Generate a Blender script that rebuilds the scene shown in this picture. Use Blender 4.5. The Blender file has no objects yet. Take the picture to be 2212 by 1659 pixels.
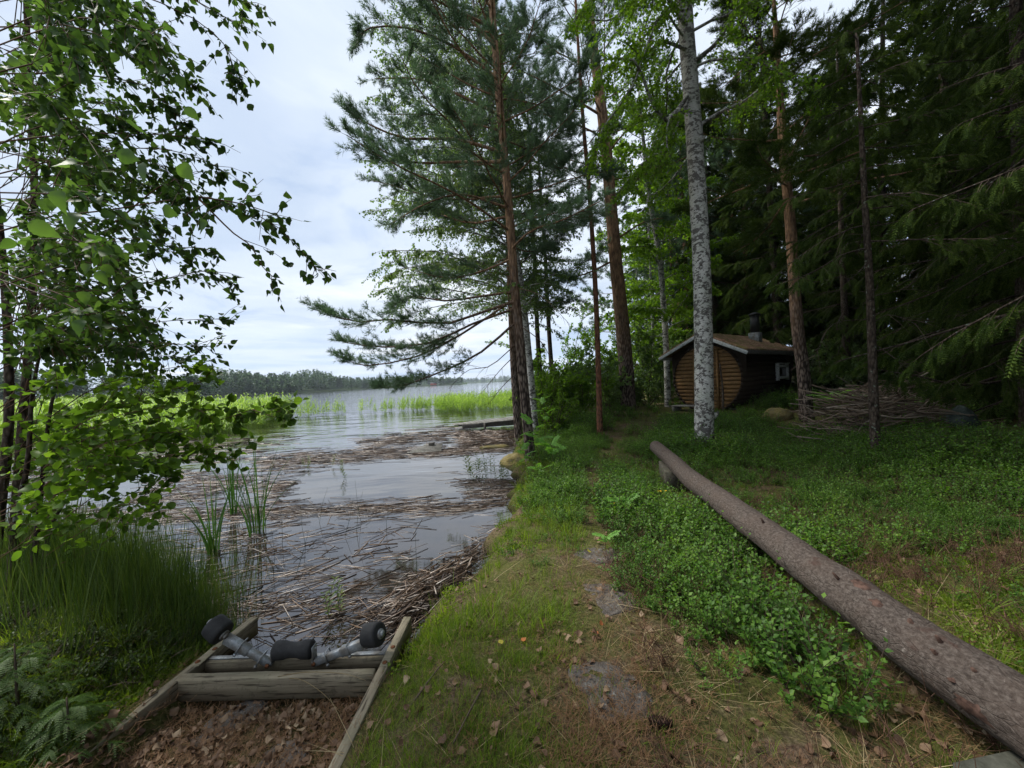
import bpy, math, random
import numpy as np
from mathutils import Vector, Matrix, noise as mn
random.seed(5); rng = np.random.default_rng(11)
R = math.radians
scene = bpy.context.scene
COL = scene.collection

# ------------------------------------------------------------------ camera
FPX = 395.0
cam_d = bpy.data.cameras.new('camera'); cam = bpy.data.objects.new('camera', cam_d); COL.objects.link(cam)
cam_d.sensor_width = 36; cam_d.lens = FPX / 1024 * 36; cam_d.clip_start = .05; cam_d.clip_end = 20000
CZ = 1.6
_p, _r = R(.43), R(2.5)
F = Vector((0, math.cos(_p), -math.sin(_p)))
RX0 = Vector((1, 0, 0)); UP0 = RX0.cross(F)
RX = (RX0 * math.cos(_r) - UP0 * math.sin(_r)).normalized(); UPV = (UP0 * math.cos(_r) + RX0 * math.sin(_r)).normalized()
m = Matrix((RX, UPV, -F)).transposed().to_4x4(); m.translation = Vector((0, 0, CZ))
cam.matrix_world = m
scene.camera = cam

# ------------------------------------------------------------------ light
SUN_EL, SUN_AZ = R(52), R(-70)      # sun direction: from the lake side, high behind cloud
world = bpy.data.worlds.new('World'); scene.world = world; world.use_nodes = True
def setup_world():
    nt = world.node_tree; N = nt.nodes; L = nt.links; N.clear()
    out = N.new('ShaderNodeOutputWorld'); bg = N.new('ShaderNodeBackground'); L.new(bg.outputs[0], out.inputs[0])
    sky = N.new('ShaderNodeTexSky'); sky.sky_type = 'NISHITA'; sky.sun_disc = False
    sky.sun_elevation = SUN_EL; sky.sun_rotation = SUN_AZ; sky.air_density = 1.2; sky.dust_density = 1.5
    tc = N.new('ShaderNodeTexCoord'); sep = N.new('ShaderNodeSeparateXYZ'); L.new(tc.outputs['Generated'], sep.inputs[0])
    def mth(op, a, b=None):
        n = N.new('ShaderNodeMath'); n.operation = op
        for i, v in enumerate((a, b)):
            if v is None: continue
            if isinstance(v, (int, float)): n.inputs[i].default_value = v
            else: L.new(v, n.inputs[i])
        return n.outputs[0]
    zc = mth('ADD', mth('MAXIMUM', sep.outputs['Z'], 0.0), .09)
    cx = mth('DIVIDE', sep.outputs['X'], zc); cy = mth('DIVIDE', sep.outputs['Y'], zc)
    cmb = N.new('ShaderNodeCombineXYZ'); L.new(cx, cmb.inputs[0]); L.new(cy, cmb.inputs[1])
    def noise(scale, det, rough, dist=0, off=(0, 0, 0), src=None, sc=(1, 1, 1)):
        mp = N.new('ShaderNodeMapping'); mp.inputs['Location'].default_value = off; mp.inputs['Scale'].default_value = sc; L.new(src or cmb.outputs[0], mp.inputs[0])
        n = N.new('ShaderNodeTexNoise'); n.inputs['Scale'].default_value = scale; n.inputs['Detail'].default_value = det
        n.inputs['Roughness'].default_value = rough; n.inputs['Distortion'].default_value = dist; L.new(mp.outputs[0], n.inputs['Vector']); return n.outputs['Fac']
    def ramp(fac, stops, interp='EASE'):
        r = N.new('ShaderNodeValToRGB'); r.color_ramp.interpolation = interp
        while len(r.color_ramp.elements) < len(stops): r.color_ramp.elements.new(.5)
        for e, (p, c) in zip(r.color_ramp.elements, stops): e.position = p; e.color = (*c, 1)
        L.new(fac, r.inputs[0]); return r.outputs[0]
    def mix(fac, a, b, mode='MIX'):
        n = N.new('ShaderNodeMix'); n.data_type = 'RGBA'; n.blend_type = mode
        if isinstance(fac, (int, float)): n.inputs[0].default_value = fac
        else: L.new(fac, n.inputs[0])
        L.new(a, n.inputs[6]); L.new(b, n.inputs[7]); return n.outputs[2]
    n1 = noise(.55, 5, .5, .35, (3.1, 1.2, 0)); n2 = noise(1.5, 7, .6, .6, (0.4, 5.2, 0)); 
    base = ramp(n1, [(.34, (4.9, 5.8, 7.2)), (.47, (5.9, 6.7, 7.9)), (.60, (7.1, 7.7, 8.5)), (.75, (8.1, 8.5, 8.9))])
    wisp = ramp(n2, [(.33, (.76, .82, .92)), (.5, (1, 1, 1)), (.66, (1.14, 1.11, 1.04))])
    cl = mix(.75, base, wisp, 'MULTIPLY')
    # low blue-grey stratus bands close to the horizon
    n3 = noise(2.2, 5, .55, .3, (0, 0, 4), tc.outputs['Generated'], (1, 1, 14))
    band = ramp(n3, [(.40, (4.6, 5.9, 8.0)), (.55, (6.1, 7.0, 8.4)), (.68, (7.9, 8.2, 8.7))])
    hz = ramp(sep.outputs['Z'], [(.02, (1, 1, 1)), (.22, (0, 0, 0))])
    hzm = mth('MULTIPLY', hz, .8)
    cl = mix(hzm, cl, band)
    cm = ramp(n1, [(.25, (.86, .86, .86)), (.55, (1, 1, 1))])
    fin = mix(cm, sky.outputs[0], cl)
    L.new(fin, bg.inputs[0]); bg.inputs['Strength'].default_value = .088
setup_world()
sun_d = bpy.data.lights.new('sun', 'SUN'); sun_d.energy = 3.4; sun_d.angle = R(20); sun_d.color = (1, .96, .88)
sun = bpy.data.objects.new('sun', sun_d); COL.objects.link(sun)
sd = Vector((math.sin(SUN_AZ) * math.cos(SUN_EL), math.cos(SUN_AZ) * math.cos(SUN_EL), math.sin(SUN_EL)))
sun.rotation_euler = sd.to_track_quat('Z', 'Y').to_euler()
scene.view_settings.view_transform = 'Standard'; scene.view_settings.look = 'None'
scene.view_settings.exposure = 0.62; scene.view_settings.gamma = 1
scene.view_settings.use_curve_mapping = False
scene.render.engine = 'CYCLES'
scene.cycles.max_bounces = 6; scene.cycles.diffuse_bounces = 3; scene.cycles.glossy_bounces = 3
scene.cycles.transmission_bounces = 3; scene.cycles.transparent_max_bounces = 4; scene.cycles.volume_bounces = 0
scene.cycles.caustics_reflective = False; scene.cycles.caustics_refractive = False

# ------------------------------------------------------------------ helpers
def ray(x, y):
    """x, y in a 2212 x 1659 picture"""
    u = x * 1024 / 2212; v = y * 768 / 1659
    return F + RX * ((u - 512) / FPX) + UPV * ((384 - v) / FPX)
def at(x, y, Y):
    r = ray(x, y); return Vector((0, 0, CZ)) + r * (Y / r.y)
def onz(x, y, z):
    r = ray(x, y); return Vector((0, 0, CZ)) + r * ((z - CZ) / r.z)

def tag(o, label=None, cat=None, group=None, kind=None):
    for k, v in (('label', label), ('category', cat), ('group', group), ('kind', kind)):
        if v: o[k] = v
    return o
def empty(name, loc, label, cat, group=None, rz=0):
    o = bpy.data.objects.new(name, None); o.empty_display_size = .2; COL.objects.link(o); o.location = loc; o.rotation_euler = (0, 0, rz)
    return tag(o, label, cat, group)
def link(name, me, parent=None, world_coords=True):
    o = bpy.data.objects.new(name, me); COL.objects.link(o)
    if parent:
        o.parent = parent
        if world_coords:
            mw = Matrix.Translation(parent.location) @ parent.rotation_euler.to_matrix().to_4x4()
            if parent.parent:
                pp = parent.parent; mw = Matrix.Translation(pp.location) @ pp.rotation_euler.to_matrix().to_4x4() @ parent.matrix_parent_inverse @ mw
            o.matrix_parent_inverse = mw.inverted()
    return o
def copy_tree(src, loc=None, rz=0, scale=None):
    c = src.copy(); COL.objects.link(c)
    for ch in list(src.children):
        d = ch.copy(); COL.objects.link(d); d.parent = c
        for g in list(ch.children):
            e = g.copy(); COL.objects.link(e); e.parent = d
    if loc is not None: c.location = loc
    c.rotation_euler = (0, 0, rz)
    if scale: c.scale = (scale,) * 3
    return c

class MB:
    def __init__(s): s.v = []; s.f = []; s.n = 0
    def add(s, v, f, mi=0):
        v = np.asarray(v, float).reshape(-1, 3)
        if isinstance(f, np.ndarray): s.f.append((f + s.n, mi))
        else:
            by = {}
            for q in f: by.setdefault(len(q), []).append(q)
            for k, q in by.items(): s.f.append((np.array(q) + s.n, mi))
        s.v.append(v); s.n += len(v); return s
    def mesh(s, name, mats, smooth=False):
        me = bpy.data.meshes.new(name)
        if s.n:
            V = np.concatenate(s.v); me.vertices.add(len(V)); me.vertices.foreach_set('co', V.ravel())
            loops = np.concatenate([f.ravel() for f, _ in s.f]); cnt = np.concatenate([np.full(len(f), f.shape[1]) for f, _ in s.f])
            mi = np.concatenate([np.full(len(f), q) for f, q in s.f])
            me.loops.add(len(loops)); me.loops.foreach_set('vertex_index', loops.astype(np.int32))
            me.polygons.add(len(cnt)); me.polygons.foreach_set('loop_start', (np.cumsum(cnt) - cnt).astype(np.int32))
            me.polygons.foreach_set('material_index', mi.astype(np.int32))
            if smooth: me.polygons.foreach_set('use_smooth', np.ones(len(cnt), bool))
            me.update(calc_edges=True)
        for m_ in (mats if isinstance(mats, (list, tuple)) else [mats]): me.materials.append(m_)
        return me
    def build(s, name, mats, parent=None, smooth=False):
        return link(name, s.mesh(name, mats, smooth), parent)

def box_vf(c, s, M=None, bev=0.0):
    """box centred c, size s; bevelled edges when bev>0"""
    hx, hy, hz = [a / 2 for a in s]
    if bev <= 0:
        v = np.array([[x * hx, y * hy, z * hz] for x in (-1, 1) for y in (-1, 1) for z in (-1, 1)])
        f = [(0, 1, 3, 2), (4, 6, 7, 5), (0, 4, 5, 1), (2, 3, 7, 6), (0, 2, 6, 4), (1, 5, 7, 3)]
    else:
        import bmesh
        bm = bmesh.new(); bmesh.ops.create_cube(bm, size=1)
        for q in bm.verts: q.co = (q.co.x * 2 * hx, q.co.y * 2 * hy, q.co.z * 2 * hz)
        bmesh.ops.bevel(bm, geom=bm.edges[:], offset=bev, segments=1, affect='EDGES')
        bm.verts.index_update(); v = np.array([q.co[:] for q in bm.verts]); f = [tuple(w.index for w in q.verts) for q in bm.faces]; bm.free()
    if M is not None: v = v @ np.array(M.to_3x3()).T
    return v + np.array(c), f
def frame_from(d, up=(0, 0, 1)):
    d = np.asarray(d, float); d = d / (np.linalg.norm(d) + 1e-9)
    u = np.asarray(up, float)
    if abs(np.dot(d, u)) > .95: u = np.array([1., 0, 0])
    a = np.cross(u, d); a /= np.linalg.norm(a) + 1e-9
    return a, np.cross(d, a), d
def tube_vf(pts, rad, sides=8, cap=True, wob=0.0, noise_r=0.0):
    pts = np.asarray(pts, float); n = len(pts); rad = np.broadcast_to(np.asarray(rad, float), (n,))
    T = np.gradient(pts, axis=0); V = []
    a0 = None
    for i in range(n):
        d = T[i] / (np.linalg.norm(T[i]) + 1e-9)
        if a0 is None: a, b, _ = frame_from(d)
        else:
            a = a0 - d * np.dot(a0, d); a /= np.linalg.norm(a) + 1e-9; b = np.cross(d, a)
        a0 = a
        ang = np.arange(sides) * 2 * math.pi / sides
        rr = rad[i] * (1 + (noise_r * rng.standard_normal(sides) if noise_r else 0))
        V.append(pts[i] + (np.cos(ang) * rr)[:, None] * a + (np.sin(ang) * rr)[:, None] * b)
    V = np.concatenate(V); q = []
    for i in range(n - 1):
        for k in range(sides):
            k2 = (k + 1) % sides; q.append((i * sides + k, i * sides + k2, (i + 1) * sides + k2, (i + 1) * sides + k))
    f = q
    if cap: f = q + [tuple(range(sides))[::-1], tuple(range((n - 1) * sides, n * sides))]
    return V, f
def smooth_path(pts, n):
    """catmull-rom through pts"""
    P = [np.array(p, float) for p in pts]; P = [2 * P[0] - P[1]] + P + [2 * P[-1] - P[-2]]
    out = []; m_ = len(P) - 3
    for i in range(n):
        t = i / (n - 1) * m_; k = min(int(t), m_ - 1); t -= k; a, b, c, d = P[k:k + 4]
        out.append(.5 * ((2 * b) + (c - a) * t + (2 * a - 5 * b + 4 * c - d) * t * t + (3 * b - a - 3 * c + d) * t ** 3))
    return np.array(out)
def twigs(mb, P0, P1, P2, r0, r1, mi=0):
    """N three-sided twigs through three points each, vectorised"""
    N_ = len(P0); D = P2 - P0; D /= np.linalg.norm(D, axis=1, keepdims=True) + 1e-9
    up = np.where(np.abs(D[:, 2:3]) > .9, np.array([[1., 0, 0]]), np.array([[0, 0, 1.]]))
    A = np.cross(up, D); A /= np.linalg.norm(A, axis=1, keepdims=True) + 1e-9; B = np.cross(D, A)
    V = np.zeros((N_, 9, 3)); r0 = np.broadcast_to(r0, (N_,)); r1 = np.broadcast_to(r1, (N_,))
    for j, (P, r_) in enumerate(((P0, r0), (P1, (r0 + r1) / 2), (P2, r1))):
        for k in range(3):
            a = k * 2.0944; V[:, j * 3 + k] = P + (A * math.cos(a) + B * math.sin(a)) * r_[:, None]
    q = []
    for j in range(2):
        for k in range(3): k2 = (k + 1) % 3; q.append((j * 3 + k, j * 3 + k2, j * 3 + 3 + k2, j * 3 + 3 + k))
    f = (np.array(q)[None] + (np.arange(N_) * 9)[:, None, None]).reshape(-1, 4)
    mb.add(V.reshape(-1, 3), f, mi)
def frames(D, roll=None, up=None):
    """rotation matrices (N,3,3), columns: x side, y = D, z normal"""
    D = np.asarray(D, float); D = D / (np.linalg.norm(D, axis=1, keepdims=True) + 1e-9)
    u = np.tile(np.array([[0, 0, 1.]]), (len(D), 1)) if up is None else up
    bad = np.abs((D * u).sum(1)) > .97; u = u.copy(); u[bad] = (1, 0, 0)
    X = np.cross(D, u); X /= np.linalg.norm(X, axis=1, keepdims=True) + 1e-9; Z = np.cross(X, D)
    if roll is not None:
        c = np.cos(roll)[:, None]; s = np.sin(roll)[:, None]; X, Z = X * c + Z * s, Z * c - X * s
    return np.stack([X, D, Z], axis=2)
def place(mb, tv, tf, pos, M, scale, mi=0):
    """copies of template (tv, tf arrays) at pos with matrices M and scale"""
    N_ = len(pos)
    if N_ == 0: return
    scale = np.broadcast_to(np.asarray(scale, float).reshape(-1, 1) if np.ndim(scale) < 2 else scale, (N_, 3))
    V = np.einsum('nij,nkj->nki', M, tv[None] * scale[:, None, :]) + pos[:, None, :]
    for fa in (tf if isinstance(tf, list) else [tf]):
        f = (fa[None] + (np.arange(N_) * len(tv))[:, None, None]).reshape(-1, fa.shape[1])
        mb.f.append((f + mb.n, mi))
    mb.v.append(V.reshape(-1, 3)); mb.n += N_ * len(tv)
def unit(v): return v / (np.linalg.norm(v, axis=-1, keepdims=True) + 1e-9)
def sph(n): return unit(rng.standard_normal((n, 3)))

# ------------------------------------------------------------------ materials
def new_mat(name):
    m_ = bpy.data.materials.new(name); m_.use_nodes = True; nt = m_.node_tree; nt.nodes.clear()
    out = nt.nodes.new('ShaderNodeOutputMaterial'); return m_, nt, out
class NB:
    def __init__(s, nt): s.nt = nt; s.N = nt.nodes; s.L = nt.links
    def _in(s, sock, v):
        if v is None: return
        if isinstance(v, bpy.types.NodeSocket): s.L.new(v, sock)
        else: sock.default_value = (*v, 1) if isinstance(v, tuple) and len(v) == 3 and sock.type == 'RGBA' else v
    def math(s, op, a, b=None, clamp=False):
        n = s.N.new('ShaderNodeMath'); n.operation = op; n.use_clamp = clamp; s._in(n.inputs[0], a); s._in(n.inputs[1], b); return n.outputs[0]
    def coord(s, kind='Object', scale=(1, 1, 1), loc=(0, 0, 0), rot=(0, 0, 0)):
        if kind == 'World': tc = s.N.new('ShaderNodeNewGeometry').outputs['Position']
        else: tc = s.N.new('ShaderNodeTexCoord').outputs[kind]
        m_ = s.N.new('ShaderNodeMapping'); m_.inputs['Scale'].default_value = scale; m_.inputs['Location'].default_value = loc; m_.inputs['Rotation'].default_value = rot
        s.L.new(tc, m_.inputs[0]); return m_.outputs[0]
    def noise(s, vec, scale, det=4, rough=.55, dist=0):
        n = s.N.new('ShaderNodeTexNoise'); s.L.new(vec, n.inputs['Vector']); n.inputs['Scale'].default_value = scale
        n.inputs['Detail'].default_value = det; n.inputs['Roughness'].default_value = rough; n.inputs['Distortion'].default_value = dist; return n.outputs['Fac']
    def vor(s, vec, scale, feat='F1', out='Distance', rand=1):
        n = s.N.new('ShaderNodeTexVoronoi'); n.feature = feat; s.L.new(vec, n.inputs['Vector']); n.inputs['Scale'].default_value = scale
        n.inputs['Randomness'].default_value = rand; return n.outputs[out]
    def ramp(s, fac, stops, interp='LINEAR'):
        r = s.N.new('ShaderNodeValToRGB'); r.color_ramp.interpolation = interp
        while len(r.color_ramp.elements) < len(stops): r.color_ramp.elements.new(.5)
        for e, (p, c) in zip(r.color_ramp.elements, stops): e.position = p; e.color = (*c, 1) if isinstance(c, tuple) else (c, c, c, 1)
        s._in(r.inputs[0], fac); return r.outputs[0]
    def mix(s, fac, a, b, mode='MIX'):
        n = s.N.new('ShaderNodeMix'); n.data_type = 'RGBA'; n.blend_type = mode; s._in(n.inputs[0], fac); s._in(n.inputs[6], a); s._in(n.inputs[7], b); return n.outputs[2]
    def bump(s, h, strength=.5, dist=.02):
        n = s.N.new('ShaderNodeBump'); n.inputs['Strength'].default_value = strength; n.inputs['Distance'].default_value = dist; s._in(n.inputs['Height'], h); return n.outputs[0]
    def bsdf(s, col, rough=.7, spec=.3, metal=0, normal=None):
        n = s.N.new('ShaderNodeBsdfPrincipled'); s._in(n.inputs['Base Color'], col); s._in(n.inputs['Roughness'], rough)
        n.inputs['Specular IOR Level'].default_value = spec; s._in(n.inputs['Metallic'], metal)
        if normal is not None: s.L.new(normal, n.inputs['Normal'])
        return n.outputs[0]
    def island(s): return s.N.new('ShaderNodeNewGeometry').outputs['Random Per Island']
    def objrand(s): return s.N.new('ShaderNodeObjectInfo').outputs['Random']
def leaf_mat(name, cols, trans=.4, tcol=None, rough=.5, spec=.25, patch=1.2, vein=False):
    """cols: dark..light ramp"""
    m_, nt, out = new_mat(name); b = NB(nt)
    rnd = b.island(); nz = b.noise(b.coord('World'), patch, 3)
    ri = b.math('FRACT', b.math('ADD', rnd, b.objrand()))
    f = b.math('ADD', b.math('MULTIPLY', ri, .6), b.math('MULTIPLY', b.math('SUBTRACT', nz, .3), 1.0), clamp=True)
    n = len(cols); c = b.ramp(f, [(i / (n - 1), cols[i]) for i in range(n)])
    s1 = b.bsdf(c, rough, spec)
    tr = nt.nodes.new('ShaderNodeBsdfTranslucent')
    tc = b.mix(1.0, c, tcol or (1.7, 1.75, .7), 'MULTIPLY'); nt.links.new(tc, tr.inputs[0])
    mx = nt.nodes.new('ShaderNodeMixShader'); mx.inputs[0].default_value = trans; nt.links.new(s1, mx.inputs[1]); nt.links.new(tr.outputs[0], mx.inputs[2])
    nt.links.new(mx.outputs[0], out.inputs[0]); return m_
def simple(name, fn):
    m_, nt, out = new_mat(name); b = NB(nt); sh = fn(b); nt.links.new(sh, out.inputs[0]); return m_

M = {}
M['birch_leaf'] = leaf_mat('birch_leaf', [(.065, .115, .045), (.11, .175, .07), (.17, .25, .10)], .5)
M['alder_leaf'] = leaf_mat('alder_leaf', [(.060, .12, .018), (.11, .20, .030), (.19, .30, .045)], .55)
M['near_leaf'] = leaf_mat('near_leaf', [(.040, .085, .028), (.070, .132, .042), (.115, .19, .060)], .5, patch=2)
M['bright_leaf'] = leaf_mat('bright_leaf', [(.060, .130, .012), (.115, .21, .018), (.18, .29, .030)], .55)
M['shrub_leaf'] = leaf_mat('shrub_leaf', [(.060, .125, .014), (.105, .20, .022), (.17, .28, .035)], .55)
M['pine_needle'] = leaf_mat('pine_needle', [(.048, .088, .048), (.080, .135, .076), (.125, .19, .108)], .35, (1.3, 1.4, 1.0), patch=1.6)
M['spruce_needle'] = leaf_mat('spruce_needle', [(.013, .028, .006), (.036, .064, .010), (.085, .12, .018)], .22, (1.4, 1.5, .6), rough=.75, spec=.08, patch=1.0)
M['bilberry'] = leaf_mat('bilberry', [(.028, .070, .014), (.080, .175, .027), (.185, .31, .050)], .45, (1.6, 1.7, .6), patch=1.6)
M['grass'] = leaf_mat('grass', [(.050, .10, .014), (.13, .20, .024), (.25, .32, .045)], .45, patch=1.3)
M['rush'] = leaf_mat('rush', [(.020, .045, .010), (.048, .085, .018), (.12, .16, .04)], .3, patch=3)
M['reed'] = leaf_mat('reed', [(.12, .20, .03), (.21, .33, .05), (.34, .46, .10)], .45, patch=.25)
M['iris'] = leaf_mat('iris', [(.025, .065, .020), (.04, .10, .030), (.07, .14, .04)], .3)
M['loosestrife'] = leaf_mat('loosestrife', [(.04, .09, .02), (.08, .13, .03), (.16, .17, .04)], .35)
M['rowan'] = leaf_mat('rowan', [(.11, .24, .05), (.15, .32, .06), (.20, .40, .08)], .45)
M['dry_grass'] = leaf_mat('dry_grass', [(.11, .075, .035), (.29, .22, .11), (.52, .43, .25)], .2, (1.1, 1, .8))
M['dead_leaf'] = leaf_mat('dead_leaf', [(.05, .028, .016), (.11, .062, .035), (.19, .118, .072), (.36, .28, .18)], .12, (1.1, 1, .8), rough=.6, patch=3)
M['needle_litter'] = leaf_mat('needle_litter', [(.09, .045, .022), (.17, .09, .042), (.26, .16, .08)], .1, (1, 1, 1), rough=.7)
M['far_leaf'] = leaf_mat('far_leaf', [(.035, .075, .035), (.065, .125, .05), (.12, .20, .07)], .3, (1.2, 1.3, .9), patch=.02)
M['orange_leaf'] = leaf_mat('orange_leaf', [(.42, .13, .05), (.50, .18, .06)], .2, (1, 1, 1))
M['yellow_leaf'] = leaf_mat('yellow_leaf', [(.40, .36, .05), (.50, .42, .08)], .3, (1, 1, 1))
M['flower'] = leaf_mat('flower', [(.7, .42, .02), (.8, .5, .03)], .3, (1, 1, .5))

def stalk_fn(b):
    f = b.math('FRACT', b.math('ADD', b.island(), b.objrand()))
    c = b.ramp(f, [(0, (.018, .012, .009)), (.4, (.085, .052, .033)), (.72, (.22, .15, .10)), (1, (.42, .37, .33))])
    return b.bsdf(c, .35, .5)
M['stalk'] = simple('stalk', stalk_fn)
def bark_pine(b):
    co = b.coord('Object', (1, 1, .28)); v = b.vor(co, 26); n = b.noise(b.coord('Object'), 9, 5)
    z = nz = b.N.new('ShaderNodeSeparateXYZ'); b.L.new(b.N.new('ShaderNodeTexCoord').outputs['Object'], nz.inputs[0])
    zz = b.math('ADD', nz.outputs[2], b.math('MULTIPLY', n, 1.6))
    hf = b.ramp(b.math('MULTIPLY', zz, .14), [(.36, 0.0), (.75, 1.0)])
    low = b.ramp(v, [(0, (.25, .205, .175)), (.4, (.15, .115, .095)), (.62, (.035, .026, .022))])
    hi = b.ramp(b.noise(co, 14, 5, .7), [(.34, (.07, .045, .032)), (.5, (.19, .115, .07)), (.66, (.33, .20, .115))])
    return b.bsdf(b.mix(hf, low, hi), .9, .1, normal=b.bump(b.math('ADD', v, b.math('MULTIPLY', n, .6)), .9, .03))
M['bark_pine'] = simple('bark_pine', bark_pine)
def bark_red(b):
    co = b.coord('Object', (1, 1, .3)); v = b.vor(co, 34); n = b.noise(b.coord('Object'), 9, 5)
    c = b.ramp(b.math('ADD', b.math('MULTIPLY', v, .5), b.math('MULTIPLY', n, .6)), [(.25, (.27, .12, .065)), (.5, (.17, .08, .05)), (.75, (.05, .03, .02))])
    return b.bsdf(c, .9, .1, normal=b.bump(v, .7, .02))
M['bark_red'] = simple('bark_red', bark_red)
def bark_dark(b):
    co = b.coord('Object', (1, 1, .4)); v = b.vor(co, 38); n = b.noise(b.coord('Object'), 12, 5); li = b.noise(b.coord('Object', loc=(5, 5, 5)), 20, 3)
    c = b.ramp(b.math('ADD', b.math('MULTIPLY', v, .6), b.math('MULTIPLY', n, .5)), [(.25, (.115, .09, .072)), (.55, (.06, .045, .035)), (.8, (.02, .015, .012))])
    c = b.mix(b.ramp(li, [(.62, 0.0), (.70, .7)]), c, (.22, .26, .21))
    return b.bsdf(c, .9, .1, normal=b.bump(v, .8, .02))
M['bark_dark'] = simple('bark_dark', bark_dark)
def bark_birch(b):
    co = b.coord('Object', (1, 1, 1.5)); big = b.noise(co, 6.5, 3, .5, .8); n = b.noise(co, 19, 5, .65, .6); fine = b.noise(b.coord('Object', (1, 1, 4)), 22, 5, .7)
    base = b.ramp(fine, [(.3, (.26, .25, .23)), (.48, (.46, .45, .42)), (.66, (.66, .65, .62))])
    patch = b.math('ADD', b.math('MULTIPLY', big, .5), b.math('MULTIPLY', n, .5))
    sz = b.N.new('ShaderNodeSeparateXYZ'); b.L.new(b.N.new('ShaderNodeTexCoord').outputs['Object'], sz.inputs[0])
    patch = b.math('SUBTRACT', patch, b.ramp(b.math('MULTIPLY', sz.outputs[2], .5), [(.10, .05), (.5, 0.0)]))
    pm = b.ramp(patch, [(.465, 1.0), (.50, 0.0)])
    spots = b.ramp(b.vor(b.coord('Object', (1, 1, 1.3)), 9), [(.19, 1.0), (.25, 0.0)])
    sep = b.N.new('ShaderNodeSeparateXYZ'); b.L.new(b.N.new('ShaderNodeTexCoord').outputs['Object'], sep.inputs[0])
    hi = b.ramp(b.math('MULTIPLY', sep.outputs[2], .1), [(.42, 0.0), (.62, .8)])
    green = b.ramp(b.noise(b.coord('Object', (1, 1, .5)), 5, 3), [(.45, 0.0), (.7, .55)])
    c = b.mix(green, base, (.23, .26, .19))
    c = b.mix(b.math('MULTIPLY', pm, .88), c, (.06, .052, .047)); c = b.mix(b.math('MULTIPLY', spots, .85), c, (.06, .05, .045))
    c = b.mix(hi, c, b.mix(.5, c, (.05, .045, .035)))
    return b.bsdf(c, .75, .25, normal=b.bump(b.math('SUBTRACT', n, pm), .5, .012))
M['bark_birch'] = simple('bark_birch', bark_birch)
def twig_fn(b):
    c = b.ramp(b.island(), [(0, (.045, .032, .024)), (1, (.11, .08, .06))]); return b.bsdf(c, .8, .2)
M['twig'] = simple('twig', twig_fn)
M['red_twig'] = simple('red_twig', lambda b: b.bsdf(b.ramp(b.island(), [(0, (.07, .035, .025)), (1, (.15, .085, .05))]), .7, .2))
def stick_fn(b):
    f = b.objrand(); c = b.ramp(f, [(0, (.06, .038, .028)), (.4, (.17, .115, .08)), (.75, (.30, .22, .17)), (1, (.48, .40, .32))])
    return b.bsdf(b.mix(.5, c, b.ramp(b.noise(b.coord('Object'), 20, 3), [(.3, (.05, .04, .03)), (.7, (.2, .16, .12))])), .85, .15)
M['stick'] = simple('stick', stick_fn)
def log_fn(b):
    co = b.coord('Object', (1, .8, 1)); n = b.noise(co, 60, 6, .75); n2 = b.noise(co, 7, 4); v = b.vor(b.coord('Object', (1, .45, 1)), 30, 'DISTANCE_TO_EDGE')
    c = b.ramp(n, [(.32, (.026, .020, .017)), (.48, (.070, .056, .048)), (.66, (.145, .122, .106))])
    c = b.mix(b.ramp(v, [(.0, .38), (.035, 0.0)]), c, (.05, .038, .03))
    c = b.mix(b.ramp(n2, [(.4, 0.0), (.65, .45)]), c, (.085, .062, .05)); sp = b.noise(b.coord('Object', loc=(3, 1, 2)), 11, 6, .8)
    c = b.mix(b.ramp(sp, [(.66, 0.0), (.72, .7)]), c, (.42, .38, .34)); c = b.mix(b.ramp(b.noise(b.coord('Object', (1, .6, 1), (9, 1, 2)), 6, 5, .7), [(.62, 0.0), (.70, .8)]), c, (.06, .035, .028))
    return b.bsdf(c, .85, .15, normal=b.bump(b.math('ADD', n, b.math('MULTIPLY', b.math('MINIMUM', v, .08), 4)), .9, .012))
M['log_bark'] = simple('log_bark', log_fn)
M['log_wood'] = simple('log_wood', lambda b: b.bsdf(b.ramp(b.noise(b.coord('Object', (12, 1, 12)), 5, 4), [(.3, (.30, .21, .13)), (.7, (.52, .40, .27))]), .7, .2))
M['knot'] = simple('knot', lambda b: b.bsdf(b.ramp(b.noise(b.coord('Object'), 40, 4), [(.3, (.025, .015, .012)), (.7, (.11, .065, .05))]), .8, .15))
def wood_fn(dark, light, sc=(14, 1, 14), green=.25, gcol=(.10, .11, .06)):
    def fn(b):
        n = b.noise(b.coord('Object', sc), 3, 6, .65, .3); g = b.noise(b.coord('Object', loc=(2, 3, 4)), 4, 4)
        c = b.ramp(b.math('ADD', n, b.math('MULTIPLY', b.math('SUBTRACT', b.objrand(), .5), .12)), [(.28, dark), (.72, light)])
        c = b.mix(b.ramp(g, [(.45, 0.0), (.7, green)]), c, gcol)
        cr = b.noise(b.coord('Object', tuple(a * 3 for a in sc)), 2, 3, .5)
        c = b.mix(b.ramp(cr, [(.34, .85), (.42, 0.0)]), c, (.045, .035, .025)); c = b.mix(b.ramp(b.noise(b.coord('Object', loc=(8, 1, 2)), 22, 5, .7), [(.55, 0.0), (.68, .55)]), c, (.07, .06, .045))
        return b.bsdf(c, .8, .15, normal=b.bump(n, .4, .01))
    return fn
M['beam'] = simple('beam', wood_fn((.15, .125, .09), (.30, .26, .185), (14, 1, 14)))
M['beam_x'] = simple('beam_x', wood_fn((.17, .145, .10), (.33, .285, .20), (1, 14, 14)))
M['board_brown'] = simple('board_brown', wood_fn((.16, .085, .036), (.34, .20, .085), (2, 2, 16), .3, (.12, .07, .03)))
M['barrel_dark'] = simple('barrel_dark', wood_fn((.020, .014, .011), (.042, .028, .02), (2, 2, 20), .1))
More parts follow.
